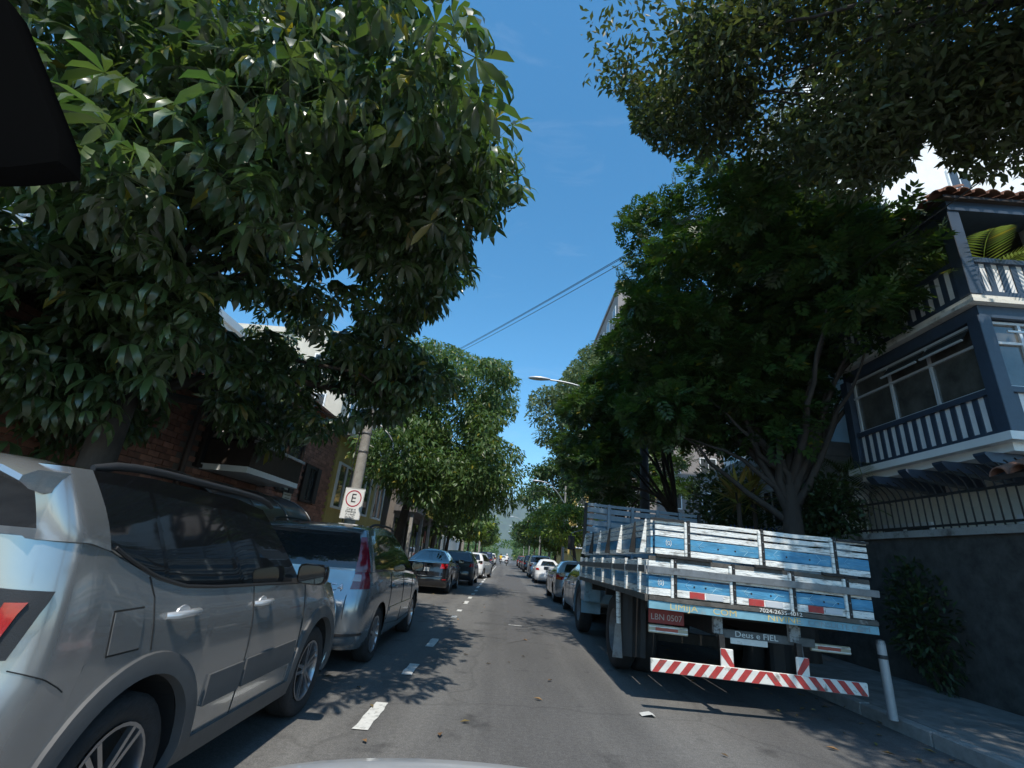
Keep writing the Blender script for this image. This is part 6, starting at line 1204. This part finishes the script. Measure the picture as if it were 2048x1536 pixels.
# ------------------------------------------------------------------ riders, small things, haze
def rider(label, loc, shirt, dark, helmet, moto_col, sc=1.0):
    """motorcycle and the person on it, seen from behind"""
    mt = thing('motorcycle', label+' motorcycle', 'motorcycle', loc, group='motorcycles in the lane')
    for y_ in (-0.62, 0.66): MB().lathe([(0.22,-0.05),(0.30,-0.045),(0.315,0),(0.30,0.045),(0.22,0.05)], 20, 'x', (0,y_,0.315)).build('tyre', M_tyre, mt, smooth=50); MB().lathe([(0.03,-0.03),(0.03,0.03)], 10, 'x', (0,y_,0.315)).build('hub', M_rim, mt)
    MB().tube([(0,-0.35,0.78),(0,0.05,0.80),(0,0.30,0.92),(0,0.48,0.86)], [0.10,0.14,0.15,0.06], 10).build('body', mat(moto_col[0], moto_col[1], 0.3, coat=0.5), mt, smooth=60)
    MB().box((0,0.05,0.45), (0.26,0.42,0.32)).build('engine', M_iron, mt, bevel=0.03); MB().tube([(0,0.5,0.95),(0,0.66,0.32)], 0.035, 8).build('fork', M_chrome, mt); MB().tube([(-0.36,0.30,1.05),(-0.1,0.45,1.02),(0.1,0.45,1.02),(0.36,0.30,1.05)], 0.016, 6).build('handlebar', M_blk, mt)
    MB().box((0,-0.78,0.72), (0.12,0.05,0.08)).build('tail_lamp', M_red, mt, bevel=0.01); MB().box((0,-0.80,0.58), (0.2,0.01,0.14)).build('number_plate', M_plate, mt); MB().tube([(0.16,0.1,0.35),(0.18,-0.6,0.40)], 0.045, 8).build('exhaust', M_chrome, mt)
    pr = thing('person', 'person '+label.replace('ridden by a', 'in a')+' riding a motorcycle', 'person', loc, group='riders in the lane')
    J = {'pel':(0,-0.15,0.90,.15,.12),'ch':(0,-0.02,1.22,.19,.13),'nk':(0,0.05,1.43,.07,.07),'hd':(0,0.09,1.58,.10,.11),'hd2':(0,0.10,1.70,.08,.09)}
    for s_, k in ((-1,'l'),(1,'r')): J.update({'sh'+k:(s_*.19,0.0,1.36,.08,.08),'el'+k:(s_*.33,0.10,1.15,.055,.055),'wr'+k:(s_*.34,0.29,1.07,.04,.04),'hip'+k:(s_*.12,-0.12,0.86,.10,.10),'kn'+k:(s_*.25,0.27,0.74,.075,.075),'an'+k:(s_*.22,0.08,0.36,.05,.05),'to'+k:(s_*.24,0.26,0.31,.045,.04)})
    names = list(J); E_ = [('pel','ch'),('ch','nk'),('nk','hd'),('hd','hd2')]+[e for k in 'lr' for e in (('ch','sh'+k),('sh'+k,'el'+k),('el'+k,'wr'+k),('pel','hip'+k),('hip'+k,'kn'+k),('kn'+k,'an'+k),('an'+k,'to'+k))]
    me = bpy.data.meshes.new('body'); me.from_pydata([J[n][:3] for n in names], [(names.index(a), names.index(b)) for a, b in E_], []); o = link('body', me, pr); o.modifiers.new('skin', 'SKIN'); o.modifiers.new('sub', 'SUBSURF').levels = 1
    for i, n in enumerate(names): me.skin_vertices[0].data[i].radius = J[n][3:]; me.skin_vertices[0].data[i].use_root = (n == 'pel')
    o.modifiers['sub'].render_levels = 1; bpy.context.view_layer.update(); m2 = bpy.data.meshes.new_from_object(o.evaluated_get(bpy.context.evaluated_depsgraph_get())); o.modifiers.clear(); o.data = m2
    m2.materials.clear(); m2.materials.append(mat(shirt[0], shirt[1], 0.8)); m2.materials.append(mat(dark[0], dark[1], 0.8)); m2.materials.append(mat('skin', (0.30,0.17,0.11), 0.6))
    for f in m2.polygons:
        c = f.center; f.material_index = 1 if c.z < 0.88 else (2 if (abs(c.x) > 0.30 and c.y > 0.12) or 1.40 < c.z < 1.47 and abs(c.x) < 0.09 else 0); f.use_smooth = True
    MB().lathe([(0.001,0.17),(0.07,0.155),(0.125,0.08),(0.14,0.0),(0.13,-0.07),(0.11,-0.12)], 18, 'z', (0,0.09,1.63)).build('helmet', mat(helmet[0], helmet[1], 0.2, coat=0.6), pr, smooth=60)
pm = on_ground(1013, 1129); rider('ridden by a white shirt in the lane', (0.3,78,0), ('white_shirt', (0.78,0.78,0.77)), ('dark_trousers', (0.02,0.02,0.025)), ('white_helmet', (0.7,0.7,0.7)), ('moto_black', (0.02,0.02,0.02)))
rider('ridden by a yellow jacket farther ahead', (-0.75,92,0), ('yellow_jacket', (0.70,0.48,0.03)), ('dark_trousers', (0.02,0.02,0.025)), ('black_helmet', (0.02,0.02,0.02)), ('moto_red', (0.25,0.02,0.02)))
# scrap of pale paper on the road behind the truck
q = on_ground(1295, 1433); sc_ = MB().grid([[(q.x+a, q.y+b+0.02*a, 0.012+c) for a, c in ((-0.07,0.0),(-0.02,0.012),(0.03,0.02),(0.07,0.005))] for b in (-0.05,0.0,0.06)]).build('paper_scrap', mat('paper', (0.55,0.55,0.53), 0.8, var=0.1)); sc_.data.materials[0] = MATS['paper']; tag(sc_, 'crumpled scrap of pale paper lying on the road behind the truck', 'paper')
# blue metal fence between truck load and shrub
bf = thing('blue_fence', 'bright blue metal fence seen over the truck beside the wrapped bundle', 'fence', (5.0,10.9,1.0)); M_bl = mat('blue_iron', (0.03,0.09,0.30), 0.5)
for i in range(13): MB().tube([(0.085*i,0,0),(0.085*i,0,1.35),(0.085*i+0.02,0.03,1.5)], 0.012, 6).build('bar', M_bl, bf)
for z_ in (0.3, 1.25): MB().box((0.52,0,z_), (1.1,0.03,0.03)).build('rail', M_bl, bf)
pot = thing('round_planter', 'big round white planter against the house below the bay', 'planter', (7.35,10.6,2.75)); MB().lathe([(0.25,0.0),(0.42,0.12),(0.52,0.35),(0.55,0.62),(0.58,0.66),(0.52,0.66),(0.50,0.5),(0.001,0.5)], 24).build('bowl', M_white_w, pot, smooth=50); MB().box((0.1,0,-1.3), (0.5,0.5,2.6)).build('plinth', M_white_w, pot)
# fallen leaves along the kerbs and under the trees
n = 900; lx = np.where(rng.random(n) < 0.5, ROADL+np.abs(rng.normal(size=n))*0.5, ROADR-np.abs(rng.normal(size=n))*0.7); ly = rng.uniform(2.5, 34, n); far_ = rng.random(n) < 0.12; lx = np.where(far_, rng.uniform(ROADL, ROADR, n), lx)
V, F = scatter(*t_leaf(0.42,0.12,-0.1), np.stack([lx, ly, np.full(n, 0.012)], -1), basis(unit(np.stack([rng.normal(size=n), rng.normal(size=n), np.zeros(n)], -1)), np.tile((0,0,1.0), (n,1))+rng.normal(size=(n,3))*0.15), rng.uniform(0.05,0.12,n)); o = link('leaf_litter', np_mesh('leaf_litter', V, F), None, leaf_mat('dry_leaf', (0.20,0.13,0.05), (0.2,0.13,0.05), 0.7, 0.05, 0.5)); tag(o, 'dry fallen leaves scattered along the kerbs', 'leaves', kind='stuff')
# air between the camera and the far hills
hz = MB().box((0, 2450, 198), (6100, 5600, 400)).build('haze', None); hz.data.materials.clear()
hm = bpy.data.materials.new('haze_air'); hm.use_nodes = True; hn = hm.node_tree; hn.nodes.remove(hn.nodes['Principled BSDF']); pv = hn.nodes.new('ShaderNodeVolumePrincipled'); pv.inputs['Color'].default_value = (0.82,0.90,1.0,1); pv.inputs['Density'].default_value = 0.00017; pv.inputs['Anisotropy'].default_value = 0.2
hn.links.new(pv.outputs[0], hn.nodes['Material Output'].inputs['Volume']); hz.data.materials.append(hm); tag(hz, 'thin pale air haze over the whole street and hills', 'haze', kind='stuff')
